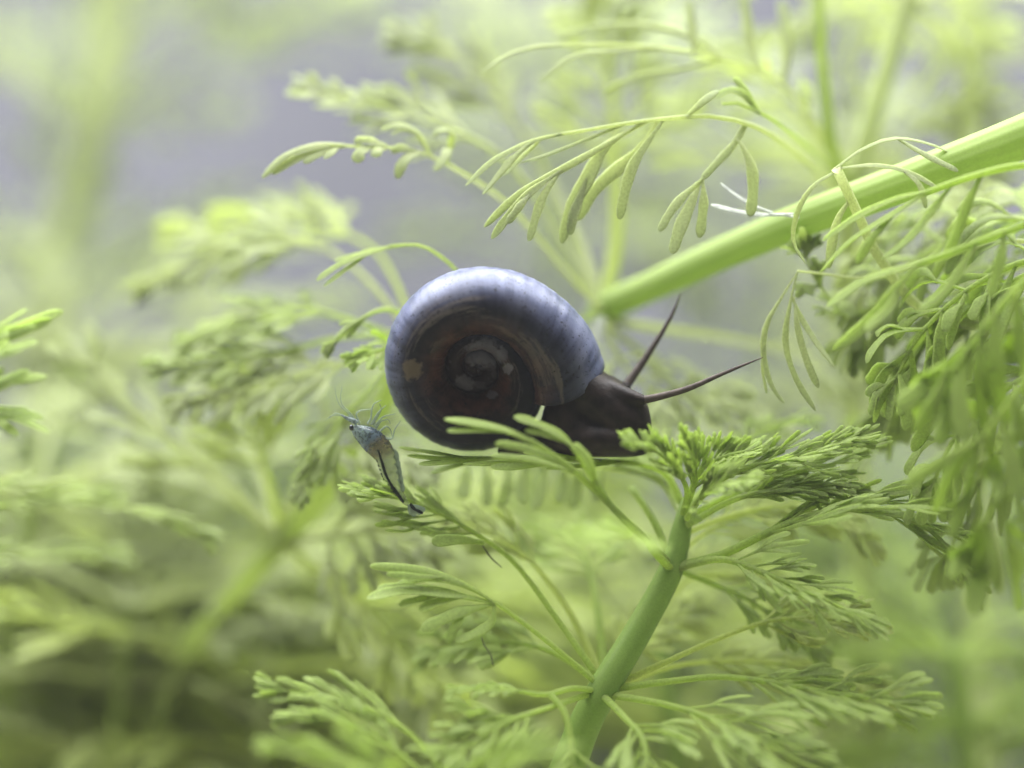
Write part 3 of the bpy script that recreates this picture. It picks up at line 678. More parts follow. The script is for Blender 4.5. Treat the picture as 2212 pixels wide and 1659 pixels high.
# ---- plant F: middle distance, behind the shrimp
base = np.array([P(330, 0, 26)[0], 26.0, FLOOR_Z])
F = Plant('water_plant', 'soft green water plant with slanting stem and leaf whorls behind the shrimp', base, 'pale', 'olive', 71)
F.stem([base - [0, 0, 1], P(330, 1700, 18), P(395, 1420, 15), P(500, 1290, 12), P(612, 1165, 9.5), P(700, 1060, 8), P(800, 925, 6.8), P(880, 745, 5.8), P(910, 640, 5.4)], [0.9, 0.9, 0.9, 1.0, 1.1, 1.1, 1.0, 0.8, 0.4])
for pp, kw, m in [
    (((880, 740, 5.7), (800, 770, 5.0), (660, 800, 4.8), (520, 845, 4.8), (400, 868, 4.8)), dict(t0=0.3, pairs=7, length=3.2, ang=42, w=0.5, droop=0.25), 'pale'),
    (((884, 735, 5.7), (780, 700, 5.8), (660, 670, 6.1), (520, 690, 6.4), (420, 730, 6.5)), dict(t0=0.4, pairs=6, length=3.2, ang=34, w=0.5, droop=0.1), 'olive'),
    (((886, 730, 5.7), (760, 725, 5.3), (620, 755, 5.4), (460, 790, 5.4), (360, 795, 5.7)), dict(t0=0.45, pairs=6, length=3.0, ang=30, w=0.46, droop=0.05), 'olive'),
    (((890, 725, 5.7), (790, 600, 6.8), (680, 530, 8.2), (520, 530, 9.5), (330, 600, 10.2)), dict(t0=0.4, pairs=6, length=4.2, ang=32, w=0.6, droop=0.1), 'pale'),
    (((895, 720, 5.7), (850, 600, 7.5), (780, 520, 9.5), (600, 470, 12.2), (400, 500, 13.6)), dict(t0=0.45, pairs=6, length=4.6, ang=38, w=0.7), 'yellow'),
    (((890, 735, 5.6), (870, 680, 3.4), (820, 670, 2.0), (760, 705, 1.5), (720, 745, 1.4)), dict(t0=0.7, pairs=2, length=1.6, ang=18, w=0.26, split=1), 'olive'),
    (((886, 745, 5.4), (850, 745, 2.7), (810, 760, 1.4), (775, 775, 1.1)), dict(t0=0.4, pairs=5, length=1.9, ang=34, w=0.34, split=1), 'fresh'),
    (((884, 748, 5.6), (790, 850, 4.1), (740, 900, 3.4), (690, 980, 2.7), (655, 1050, 2.4)), dict(t0=0.55, pairs=4, length=2.6, ang=26, w=0.4), 'olive'),
    (((612, 1160, 9.5), (580, 1040, 8.8), (540, 930, 8.5), (500, 860, 8.2)), dict(t0=0.5, pairs=5, length=3.6, ang=48, w=0.6), 'yellow'),
    (((614, 1160, 9.5), (640, 1050, 8.2), (700, 980, 6.8), (800, 960, 5.4), (900, 1000, 4.8)), dict(t0=0.45, pairs=6, length=3.8, ang=50, w=0.6, droop=0.5), 'pale'),
    (((612, 1168, 9.5), (700, 1160, 7.5), (800, 1150, 6.1), (900, 1190, 5.4)), dict(t0=0.4, pairs=5, length=3.6, ang=50, w=0.6, droop=0.5), 'pale'),
    (((610, 1170, 9.5), (700, 1240, 7.5), (790, 1310, 6.8), (880, 1420, 6.1), (960, 1500, 6.1)), dict(t0=0.35, pairs=5, length=4.2, ang=50, w=0.6, droop=0.3), 'yellow'),
]:
    F.leaf(Q(*pp), (0.5 if pp[0][1] > 1000 else 0.34, 0.16), FR, auto=kw, mat=m)
F.whorl(P(612, 1165, 9.5), (0.55, -0.3, 0.8), n=6, length=13, rise=8, droop=0.35, w=0.85, mat='pale', pairs=4, rw=(0.65, 0.25))
F.whorl(P(397, 1418, 15), (0.4, -0.3, 0.9), n=7, length=14, rise=10, droop=0.4, w=0.9, mat='yellow', pairs=4, phase=0.3, rw=(0.7, 0.3))
F.whorl(P(330, 1690, 18), (0.1, -0.2, 1), n=7, length=14, rise=12, droop=0.4, w=0.75, mat='yellow', pairs=6)

# ---- further plants, out of focus
def back_plant(label, pts, widths, nodes, seed, leafmat, stemmat, **kw):
    gp = P(*pts[0])
    base = np.array([gp[0], gp[1], FLOOR_Z])
    pl = Plant('water_plant', label, base, leafmat, stemmat, seed)
    pl.stem([base - [0, 0, 1]] + [P(*p) for p in pts], [widths[0]] + list(np.linspace(widths[0], widths[1], len(pts))))
    for i, (c, ax) in enumerate(nodes):
        pl.whorl(P(*c), ax, phase=i * 0.45, **kw)
    return pl


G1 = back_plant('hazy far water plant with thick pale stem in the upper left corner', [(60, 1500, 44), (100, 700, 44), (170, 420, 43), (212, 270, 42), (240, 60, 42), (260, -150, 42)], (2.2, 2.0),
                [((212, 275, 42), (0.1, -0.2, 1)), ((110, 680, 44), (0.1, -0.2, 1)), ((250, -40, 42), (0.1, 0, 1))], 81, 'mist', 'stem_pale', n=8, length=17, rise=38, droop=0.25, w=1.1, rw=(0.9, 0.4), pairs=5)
G2 = back_plant('blurred pale water plant filling the space behind the left leaf tips', [(-20, 1500, 32), (20, 1100, 32), (120, 900, 31), (190, 760, 30)], (1.8, 1.2),
                [((190, 770, 30), (0.1, -0.3, 1)), ((110, 930, 31), (0, -0.2, 1)), ((30, 1120, 32), (0, -0.2, 1)), ((-10, 1400, 32), (0, -0.2, 1))], 83, 'pale', 'olive', n=8, length=14, rise=30, droop=0.35, w=0.8, pairs=6)
G3 = back_plant('low blurred water plant under the shrimp with broad leaf whorls', [(640, 2000, 26), (720, 1620, 24), (760, 1450, 22), (790, 1330, 21)], (1.6, 1.0),
                [((788, 1340, 21), (0, -0.4, 1)), ((752, 1500, 22), (0, -0.4, 1)), ((715, 1650, 24), (0, -0.4, 1))], 85, 'yellow', 'olive', n=8, length=12, rise=15, droop=0.4, w=0.75, pairs=5)
G4 = back_plant('blurred water plant in the bottom left with drooping yellow green whorls', [(60, 2300, 27), (90, 1720, 25), (120, 1540, 24), (150, 1400, 23)], (1.6, 0.9),
                [((150, 1410, 23), (0.2, -0.4, 1)), ((118, 1560, 24), (0.2, -0.4, 1)), ((92, 1710, 25), (0.2, -0.4, 1))], 87, 'yellow', 'olive', n=7, length=11, rise=10, droop=0.4, w=0.6, pairs=6)
G5 = back_plant('blurred bright green water plant behind the diagonal stem at the bottom', [(1500, 2300, 22), (1480, 1750, 20), (1450, 1560, 18), (1420, 1380, 17)], (1.6, 0.9),
                [((1420, 1390, 17), (0, -0.3, 1)), ((1450, 1560, 18), (0, -0.3, 1)), ((1480, 1740, 20), (0, -0.3, 1))], 89, 'yellow', 'stem_mid', n=8, length=11, rise=15, droop=0.35, w=0.7, pairs=5)
G6 = back_plant('blurred deep green water plant low in the right corner', [(2120, 2400, 20), (2100, 1800, 18), (2080, 1560, 16), (2060, 1400, 15)], (1.6, 0.9),
                [((2060, 1420, 15), (0, -0.3, 1)), ((2085, 1580, 16), (0, -0.3, 1)), ((2105, 1740, 18), (0, -0.3, 1))], 91, 'fresh', 'stem_mid', n=7, length=9, rise=20, droop=0.3, w=0.6, pairs=6)
G7 = back_plant('blurred tall water plant behind the crowded right plant', [(2140, 2400, 30), (2120, 1300, 30), (2090, 700, 28), (2080, 420, 27), (2100, 100, 26), (2120, -150, 26)], (1.7, 1.3),
                [((2085, 430, 27), (-0.1, -0.2, 1)), ((2092, 720, 28), (0, -0.2, 1)), ((2105, 1000, 29), (0, -0.2, 1)), ((2098, 140, 26), (0, -0.2, 1))], 93, 'pale', 'stem_pale', n=7, length=12, rise=30, droop=0.3, w=0.75, pairs=5)
G8 = back_plant('blurred water plant behind the snail with pale whorls beneath its shell', [(1080, 2300, 34), (1090, 1700, 33), (1110, 1300, 32), (1130, 1090, 30), (1150, 930, 29)], (1.6, 1.0),
                [((1148, 950, 29), (0, -0.2, 1)), ((1130, 1100, 30), (0, -0.2, 1)), ((1112, 1290, 32), (0, -0.2, 1)), ((1095, 1560, 33), (0, -0.2, 1))], 95, 'yellow', 'stem_mid', n=8, length=12, rise=15, droop=0.4, w=0.75, pairs=5)
base = np.array([P(1010, 0, -7)[0], -7.0, FLOOR_Z])
G9 = Plant('water_plant', 'soft bright green water plant with fine leaf tips low in front of the left whorls', base, 'fresh', 'stem_mid', 97)
G9.stem([base - [0, 0, 1], P(1020, 2100, -7), P(1010, 1850, -7), P(1000, 1740, -7)], [1.4, 1.3, 1.1, 0.7])
for pp in [((1003, 1760, -7), (930, 1630, -5), (830, 1545, -4.6), (720, 1505, -4.4), (600, 1490, -4.2)), ((1005, 1770, -7), (900, 1660, -6), (800, 1580, -5.5), (700, 1545, -5.2), (640, 1545, -5)),
           ((1008, 1790, -7), (860, 1690, -9), (740, 1640, -10), (600, 1620, -11)), ((1006, 1770, -7), (1040, 1690, -9), (1100, 1640, -10), (1180, 1620, -11)), ((1006, 1780, -7), (900, 1720, -10), (800, 1650, -12), (760, 1600, -13))]:
    G9.leaf(Q(*pp), (0.3, 0.13), FR, auto=dict(t0=0.45, pairs=7, length=2.6, ang=22, w=0.30, sang=12, fwd=0.5, droop=0.0, split=1, jit=0.08))
for lab, sp, nodes, sd, lm in [
    ('softly blurred water plant with fine drooping lobes in the lower left', [(180, 2200, 20.0), (230, 1750, 18.0), (260, 1480, 16.0), (280, 1300, 15.0)], [(280, 1310, 15.0), (262, 1470, 16.0), (235, 1660, 17.5)], 131, 'pale'),
    ('softly blurred water plant beside the low whorls under the shrimp', [(520, 2200, 19.0), (540, 1800, 17.0), (560, 1600, 16.0), (570, 1440, 15.0)], [(570, 1450, 15.0), (556, 1620, 16.0)], 133, 'yellow'),
    ('softly blurred water plant at the far left under the reaching leaf tips', [(-20, 2200, 20.0), (10, 1500, 18.0), (40, 1250, 17.0), (70, 1060, 16.0)], [(70, 1070, 16.0), (45, 1230, 17.0), (15, 1440, 18.0)], 135, 'pale'),
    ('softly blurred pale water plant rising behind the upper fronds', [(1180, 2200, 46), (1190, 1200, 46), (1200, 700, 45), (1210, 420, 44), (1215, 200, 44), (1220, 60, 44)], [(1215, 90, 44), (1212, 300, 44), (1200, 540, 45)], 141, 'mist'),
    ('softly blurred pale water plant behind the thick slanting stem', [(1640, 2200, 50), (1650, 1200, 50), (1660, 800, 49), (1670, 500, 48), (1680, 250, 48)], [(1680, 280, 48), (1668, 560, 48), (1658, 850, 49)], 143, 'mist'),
    ('soft yellow green water plant low behind the left whorls', [(330, 2200, 30), (340, 1700, 29), (350, 1500, 28), (360, 1320, 27)], [(360, 1330, 27), (350, 1480, 28), (340, 1640, 29)], 147, 'yellow'),
    ('soft yellow green water plant low at the far left', [(40, 2200, 32), (60, 1750, 31), (80, 1560, 30), (90, 1380, 29)], [(90, 1390, 29), (80, 1540, 30), (60, 1700, 31)], 149, 'yellow'),
    ('softly blurred water plant under the crossing leaf stalks', [(960, 2200, 22.0), (930, 1700, 20.0), (900, 1500, 19.0), (880, 1300, 18.0)], [(880, 1310, 18.0), (900, 1490, 19.0)], 137, 'yellow'),
]:
    gp = P(*sp[0])
    base = np.array([gp[0], gp[1], FLOOR_Z])
    pl = Plant('water_plant', lab, base, lm, 'olive', sd)
    pl.stem([base - [0, 0, 1]] + [P(*p) for p in sp], [0.8] + list(np.linspace(0.8, 0.5, len(sp))))
    for i_, c_ in enumerate(nodes):
        pl.whorl(P(*c_), (0.05, -0.35, 1), n=9, length=10.5, rise=20, droop=0.4, w=0.72, pairs=5, split=1, pl=0.36, phase=i_ * 0.4, rw=(0.45, 0.2))

for lab, x, ytop, dd, sd, lm in [('dim deep green water plant far behind the shrimp', 380, 1080, 62, 111, 'deep'), ('dim deep green water plant far behind the snail', 980, 1180, 66, 113, 'deep'),
                                 ('dim deep green water plant far behind the diagonal stem', 1560, 1230, 60, 115, 'deep'), ('dim deep green water plant far behind the hanging strap lobes', 2040, 1180, 64, 117, 'deep'),
                                 ('dim olive water plant in the far bottom left', 20, 1150, 60, 119, 'olive'), ('dim olive water plant far behind the low blurred whorls', 700, 1250, 64, 121, 'olive'), ('dim olive water plant far behind the right leaf tuft', 1800, 1290, 70, 123, 'deep')]:
    ys = np.arange(ytop, 1950, 190)
    back_plant(lab, [(x, 2000, dd)] + [(x + 12 * math.sin(y), y, dd) for y in ys[::-1]], (1.8, 1.0), [((x + 12 * math.sin(y), y, dd), (0, -0.2, 1)) for y in ys], sd, lm, 'stem_mid', n=8, length=15, rise=22, droop=0.35, w=1.0, pairs=5, lod=7, rw=(0.6, 0.3))

# ------------------------------------------------------------------ slightly cloudy tank water
def haze_box(density):
    x0, x1, y0, y1, z0, z1 = -270, 270, -135, BACK_Y + 3, FLOOR_Z - 3, 126
    me = bpy.data.meshes.new('haze')
    v = [(x * MM, y * MM, z * MM) for x in (x0, x1) for y in (y0, y1) for z in (z0, z1)]
    me.from_pydata(v, [], [(0, 1, 3, 2), (4, 6, 7, 5), (0, 4, 5, 1), (2, 3, 7, 6), (0, 2, 6, 4), (1, 5, 7, 3)])
    m, nt, out = new_mat('cloudy_water')
    pv = N(nt, 'ShaderNodeVolumePrincipled', Density=density)
    pv.inputs['Color'].default_value = (0.93, 0.95, 0.97, 1)
    nt.links.new(pv.outputs[0], out.inputs['Volume'])
    me.materials.append(m)
    o = bpy.data.objects.new('haze', me)
    o['kind'] = 'stuff'
    o['label'] = 'slightly cloudy aquarium water'
    col.objects.link(o)


haze_box(0.075)

# ------------------------------------------------------------------ the snail
def shell_material():
    m, nt, out = new_mat('snail_shell')
    L = nt.links.new
    uv = N(nt, 'ShaderNodeUVMap', uv_map='spiral')
    tc = N(nt, 'ShaderNodeTexCoord')
    sep = N(nt, 'ShaderNodeSeparateXYZ'); L(uv.outputs[0], sep.inputs[0])

    def noise(vec, scale3, detail=4, scale=1.0, rough=0.55):
        mp = N(nt, 'ShaderNodeMapping'); mp.inputs['Scale'].default_value = scale3
        L(vec, mp.inputs['Vector'])
        nz = N(nt, 'ShaderNodeTexNoise', Scale=scale, Detail=detail, Roughness=rough)
        L(mp.outputs[0], nz.inputs['Vector'])
        return nz.outputs['Fac']

    growth = noise(uv.outputs[0], (230, 3.0, 1), 3)            # fine growth lines across the whorl
    streak = noise(uv.outputs[0], (44, 7.0, 1), 5)
    bands = noise(uv.outputs[0], (9, 4.5, 1), 4)             # spiral bands
    mott = noise(tc.outputs['Object'], (900, 900, 900), 5)
    speck = noise(tc.outputs['Object'], (7000, 7000, 7000), 2)
    # slate blue-grey shell
    c = mixc(nt, ramp(nt, growth, [(0.36, 0.0), (0.62, 1.0)]), (0.036, 0.042, 0.078), (0.095, 0.106, 0.175))
    c = mixc(nt, ramp(nt, streak, [(0.46, 0.0), (0.66, 0.6)]), c, (0.175, 0.182, 0.25))
    # the near face: painted shade, dark irregular bands, dull tan mottling between them
    face = ramp(nt, sep.outputs['Y'], [(0.08, 0.0), (0.24, 1.0), (0.80, 1.0), (0.95, 0.0)])
    def masked(fac, mask):
        q = N(nt, 'ShaderNodeMath', operation='MULTIPLY'); L(fac, q.inputs[0]); L(mask, q.inputs[1])
        return q.outputs[0]
    edge = noise(uv.outputs[0], (11, 6, 1), 5, 1.0, 0.6)
    ev = N(nt, 'ShaderNodeMath', operation='MULTIPLY_ADD'); L(edge, ev.inputs[0]); ev.inputs[1].default_value = 0.16; L(sep.outputs['Y'], ev.inputs[2])
    side = ramp(nt, ev.outputs[0], [(0.17, 0.0), (0.30, 0.88), (0.80, 0.88), (0.95, 0.0)])
    fresh_end = ramp(nt, sep.outputs['X'], [(0.90, 1.0), (0.965, 0.62)])
    c = mixc(nt, masked(side, fresh_end), c, (0.018, 0.016, 0.019))  # near face darkened in the colour to stand in for shade
    c = mixc(nt, masked(masked(ramp(nt, bands, [(0.36, 0.0), (0.48, 0.92)]), face), fresh_end), c, (0.012, 0.011, 0.013))
    band2 = noise(uv.outputs[0], (16, 13, 1), 5, 1.0, 0.65)
    c = mixc(nt, masked(ramp(nt, band2, [(0.54, 0.0), (0.62, 0.7)]), face), c, (0.105, 0.088, 0.076))
    low_shade = ramp(nt, sep.outputs['X'], [(0.70, 0.0), (0.745, 0.8), (0.80, 0.85), (0.885, 0.0)])
    dn = ramp(nt, streak, [(0.42, 1.0), (0.62, 0.35)])
    c = mixc(nt, masked(low_shade, dn), c, (0.010, 0.009, 0.010))  # shade on the whorl's left and lower part, painted into the colour
    # red-brown towards the suture
    br = ramp(nt, sep.outputs['Y'], [(0.24, 0.0), (0.36, 0.9), (0.60, 0.9), (0.78, 0.0)])
    bn = mixc(nt, ramp(nt, mott, [(0.38, 0.0), (0.62, 1.0)]), (0.008, 0.005, 0.004), (0.062, 0.027, 0.019))
    c = mixc(nt, masked(br, fresh_end), c, bn)
    c = mixc(nt, ramp(nt, speck, [(0.63, 0.0), (0.67, 0.85)]), c, (0.014, 0.014, 0.016))
    # older whorls are worn: chalky patches on near-black
    old = ramp(nt, sep.outputs['X'], [(0.0, 1.0), (0.60, 1.0), (0.66, 0.0)])
    c = mixc(nt, masked(ramp(nt, mott, [(0.2, 0.92), (0.8, 0.92)]), old), c, (0.014, 0.008, 0.007))
    chalk = noise(tc.outputs['Object'], (1500, 1500, 1500), 2)
    c = mixc(nt, masked(ramp(nt, chalk, [(0.57, 0.0), (0.585, 0.6)]), old), c, (0.045, 0.037, 0.040))
    # worn marks with a place of their own: tan scar on the left, chalk dots in the hollow
    jn = N(nt, 'ShaderNodeTexNoise', Scale=4200.0, Detail=4.0)
    L(tc.outputs['Object'], jn.inputs['Vector'])
    osep = N(nt, 'ShaderNodeSeparateXYZ'); L(tc.outputs['Object'], osep.inputs[0])
    for (mx_, my_, sx, sz, colr, amt) in [(893, 798, 22, 26, (0.13, 0.10, 0.065), 0.6), (1098, 797, 12, 13, (0.13, 0.12, 0.13), 0.75), (1062, 852, 13, 10, (0.11, 0.10, 0.11), 0.7), (1003, 826, 24, 19, (0.085, 0.075, 0.08), 0.75), (1045, 765, 44, 34, (0.085, 0.08, 0.095), 0.7), (1012, 778, 9, 9, (0.08, 0.07, 0.075), 0.6), (1085, 768, 12, 20, (0.085, 0.08, 0.095), 0.6)]:
        cx, _, cz = (P(mx_, my_, 0) - snail_base) * MM
        parts_ = []
        for sock, c0, s0 in ((osep.outputs['X'], cx, sx), (osep.outputs['Z'], cz, sz)):
            a1 = N(nt, 'ShaderNodeMath', operation='SUBTRACT'); L(sock, a1.inputs[0]); a1.inputs[1].default_value = c0
            a2 = N(nt, 'ShaderNodeMath', operation='DIVIDE'); L(a1.outputs[0], a2.inputs[0]); a2.inputs[1].default_value = s0 / PXMM * MM
            a3 = N(nt, 'ShaderNodeMath', operation='MULTIPLY'); L(a2.outputs[0], a3.inputs[0]); L(a2.outputs[0], a3.inputs[1])
            parts_.append(a3)
        dd_ = N(nt, 'ShaderNodeMath', operation='ADD'); L(parts_[0].outputs[0], dd_.inputs[0]); L(parts_[1].outputs[0], dd_.inputs[1])
        ee_ = N(nt, 'ShaderNodeMath', operation='MULTIPLY_ADD'); L(jn.outputs['Fac'], ee_.inputs[0]); ee_.inputs[1].default_value = 2.4; L(dd_.outputs[0], ee_.inputs[2])
        near = N(nt, 'ShaderNodeMath', operation='LESS_THAN'); L(osep.outputs['Y'], near.inputs[0]); near.inputs[1].default_value = 0.0
        ff_ = N(nt, 'ShaderNodeMath', operation='MULTIPLY'); L(ramp(nt, ee_.outputs[0], [(0.0, amt), (1.0, amt)]), ff_.inputs[0])
        mr = N(nt, 'ShaderNodeMapRange'); L(ee_.outputs[0], mr.inputs['Value'])
        mr.inputs['From Min'].default_value = 1.7; mr.inputs['From Max'].default_value = 2.3; mr.inputs['To Min'].default_value = amt; mr.inputs['To Max'].default_value = 0.0
        L(mr.outputs[0], ff_.inputs[0]); L(near.outputs[0], ff_.inputs[1])
        c = mixc(nt, ff_.outputs[0], c, colr)
    bm = N(nt, 'ShaderNodeBump', Strength=0.22, Distance=0.00008)
    L(growth, bm.inputs['Height'])
    bm2 = N(nt, 'ShaderNodeBump', Strength=0.25, Distance=0.00006)
    L(mott, bm2.inputs['Height']); L(bm.outputs[0], bm2.inputs['Normal'])
    pb = N(nt, 'ShaderNodeBsdfPrincipled', Roughness=0.42)
    pb.inputs['Specular IOR Level'].default_value = 0.30
    pb.inputs['Specular Tint'].default_value = (0.78, 0.84, 1.0, 1)
    pb.inputs['Coat Weight'].default_value = 0.0
    L(c, pb.inputs['Base Color'])
    rr = ramp(nt, streak, [(0.3, 0.28), (0.7, 0.50)])
    L(rr, pb.inputs['Roughness'])
    L(ramp(nt, ev.outputs[0], [(0.12, 0.30), (0.27, 0.06), (0.80, 0.06), (0.95, 0.30)]), pb.inputs['Specular IOR Level'])
    L(bm2.outputs['Normal'], pb.inputs['Normal'])
    L(pb.outputs[0], out.inputs['Surface'])
    return m


def body_material():
    m, nt, out = new_mat('snail_skin')
    L = nt.links.new
    tc = N(nt, 'ShaderNodeTexCoord')
    nz = N(nt, 'ShaderNodeTexNoise', Scale=1400.0, Detail=5.0)
    L(tc.outputs['Object'], nz.inputs['Vector'])
    n2 = N(nt, 'ShaderNodeTexNoise', Scale=6000.0, Detail=3.0)
    L(tc.outputs['Object'], n2.inputs['Vector'])
    c = mixc(nt, ramp(nt, nz.outputs['Fac'], [(0.35, 0.0), (0.7, 1.0)]), (0.007, 0.005, 0.0045), (0.022, 0.015, 0.013))
    bm = N(nt, 'ShaderNodeBump', Strength=0.4, Distance=0.00005)
    L(n2.outputs['Fac'], bm.inputs['Height'])
    pb = N(nt, 'ShaderNodeBsdfPrincipled', Roughness=0.5)
    pb.inputs['Specular IOR Level'].default_value = 0.12
    L(c, pb.inputs['Base Color']); L(bm.outputs[0], pb.inputs['Normal'])
    L(pb.outputs[0], out.inputs['Surface'])
    return m


snail_base = P(1260, 988, 0)
M['shell'] = shell_material()
M['skin'] = body_material()
M['tentacle'] = simple_mat('snail_tentacle', (0.070, 0.055, 0.046), 0.5, 3000, 0.12, 0.4, 0.0, 0.15)

snail_base = P(1260, 988, 0)
snail = thing('snail', 'dark ramshorn snail with blue-grey coiled shell and two long tentacles crawling on leaves', 'snail', snail_base)

SC = np.array([1030.0, 790.0])       # coil centre, photo pixels
# outer radius (pixels) against degrees back from the lip
TB = np.array([-45, 0, 9, 28, 60, 90, 135, 180, 225, 270, 300, 325, 360, 405, 450, 540, 630, 720, 900, 1080, 1300])
TR = np.array([300, 286, 266, 240, 224, 216, 206, 198, 195, 190, 182, 170, 138, 98, 80, 72, 64, 50, 30, 16, 5])


def Rout(b):
    # smooth the table a little
    b = np.asarray(b, float)
    return (np.interp(b, TB, TR) + np.interp(b - 12, TB, TR) + np.interp(b + 12, TB, TR)
            + np.interp(b - 24, TB, TR) + np.interp(b + 24, TB, TR)) / 5


def make_shell():
    back = np.concatenate([np.arange(1290, 400, -6.0), np.arange(400, -0.1, -2.5)])
    nph = 56
    ph = np.linspace(0, 2 * np.pi, nph, endpoint=False)
    rings, uvs = [], []
    rng = np.random.default_rng(5)
    for b in back:
        R = Rout(b)
        inner = Rout(b + 360) * 0.93 - 13 * sstep(560, 1000, b)
        a = (R - inner) / 2
        k = sstep(80, 0, b)
        a = a * (1 - k) + 76 * k                       # the last quarter narrows to the lip
        ax = a * 1.36 * (1 - 0.10 * k)
        rc = R - a
        # small growth irregularities
        gr = 1 + 0.006 * math.sin(b * 0.9) + 0.005 * math.sin(b * 0.37 + 1) + 0.004 * rng.normal() * (b < 300)
        ax = ax * (1 - 0.35 * sstep(400, 560, b))
        gr = gr + 0.05 * sstep(380, 520, b) * math.sin(b * 0.11 + 2) + 0.03 * sstep(380, 520, b) * math.sin(b * 0.043)
        skew = 32 * sstep(140, 0, b)
        th = np.radians(b - skew * (1 - np.cos(ph)) / 2)
        # slightly flattened sides, a rounded shoulder
        cph = np.cos(ph); sph = np.sign(np.sin(ph)) * np.abs(np.sin(ph)) ** 1.0
        rad = rc + a * gr * cph
        dep = ax * gr * sph
        x = SC[0] + rad * np.cos(th)
        y = SC[1] - rad * np.sin(th)
        rings.append(np.stack([(x - 1106) / PXMM, dep / PXMM * -1.0, (829.5 - y) / PXMM], 1))
        uvs.append((1 - b / 1300, ph / (2 * np.pi)))
    rings[0] = rings[0].mean(0) + (rings[0] - rings[0].mean(0)) * 0.02
    # the lip turns in: a thin edge and the inside of the tube
    last = rings[-1]
    cen = last.mean(0)
    prev = rings[-10]
    for s, f in ((0.985, 0.0), (0.955, 0.0), (0.90, 0.35), (0.86, 1.0)):
        r = last * (1 - f) + prev * f
        c2 = r.mean(0)
        rings.append(c2 + (r - c2) * s)
        uvs.append(uvs[-1])
    n = len(rings)
    V = np.concatenate(rings)
    # tilt the coil so that the top of the last whorl leans to the viewer
    cc = np.array([(SC[0] - 1106) / PXMM, 0, (829.5 - SC[1]) / PXMM])
    a1 = math.radians(17)
    v = V - cc
    v = np.stack([v[:, 0], v[:, 1] * math.cos(a1) - v[:, 2] * math.sin(a1), v[:, 1] * math.sin(a1) + v[:, 2] * math.cos(a1)], 1)
    V = v + cc
    faces = []
    for i in range(n - 1):
        for j in range(nph):
            j2 = (j + 1) % nph
            faces.append((i * nph + j, i * nph + j2, (i + 1) * nph + j2, (i + 1) * nph + j))
    me = bpy.data.meshes.new('shell')
    me.from_pydata([tuple(p) for p in (V - snail_base) * MM], [], faces)
    ul = me.uv_layers.new(name='spiral')
    uvd = np.zeros((len(faces), 4, 2), np.float32)
    f = 0
    for i in range(n - 1):
        u0, u1 = uvs[i][0], uvs[i + 1][0]
        for j in range(nph):
            v0, v1 = j / nph, (j + 1) / nph
            uvd[f] = ((u0, v0), (u0, v1), (u1, v1), (u1, v0))
            f += 1
    ul.data.foreach_set('uv', uvd.ravel())
    me.polygons.foreach_set('use_smooth', np.ones(len(faces), bool))
    me.materials.append(M['shell'])
    bm = bmesh.new(); bm.from_mesh(me); bmesh.ops.recalc_face_normals(bm, faces=bm.faces[:]); bm.to_mesh(me); bm.free()
    o = bpy.data.objects.new('shell', me)
    col.objects.link(o)
    o.parent = snail
    return o


make_shell()


def blob_body(name, chains, mat, parent, origin, voxel, smooth=6):
    """one continuous skin over chains of ellipsoids (pixel centre, depth, radii in px)"""
    bm = bmesh.new()
    for chain in chains:
        arr = np.array(chain, float)
        ts = np.linspace(0, 1, max(2, (len(arr) - 1) * 7))
        s = cr(arr, ts) if len(arr) > 1 else arr
        for (x, y, d, rx, ry, rz) in s:
            c = (P(x, y, d) - origin) * MM
            ret = bmesh.ops.create_icosphere(bm, subdivisions=3, radius=1.0)
            for v in ret['verts']:
                v.co = Vector((v.co.x * rx / PXMM * MM, v.co.y * ry / PXMM * MM, v.co.z * rz / PXMM * MM)) + Vector(c)
    me = bpy.data.meshes.new(name)
    bm.to_mesh(me); bm.free()
    tmp = bpy.data.objects.new(name, me)
    col.objects.link(tmp)
    rm = tmp.modifiers.new('r', 'REMESH'); rm.mode = 'VOXEL'; rm.voxel_size = voxel
    sm = tmp.modifiers.new('s', 'SMOOTH'); sm.iterations = smooth; sm.factor = 0.5
    dg = bpy.context.evaluated_depsgraph_get()
    dg.update()
    fin = bpy.data.meshes.new_from_object(tmp.evaluated_get(dg))
    fin.name = name
    bpy.data.objects.remove(tmp)
    bpy.data.meshes.remove(me)
    fin.polygons.foreach_set('use_smooth', np.ones(len(fin.polygons), bool))
    fin.materials.clear(); fin.materials.append(mat)
    o = bpy.data.objects.new(name, fin)
    col.objects.link(o)
    o.parent = parent
    return o


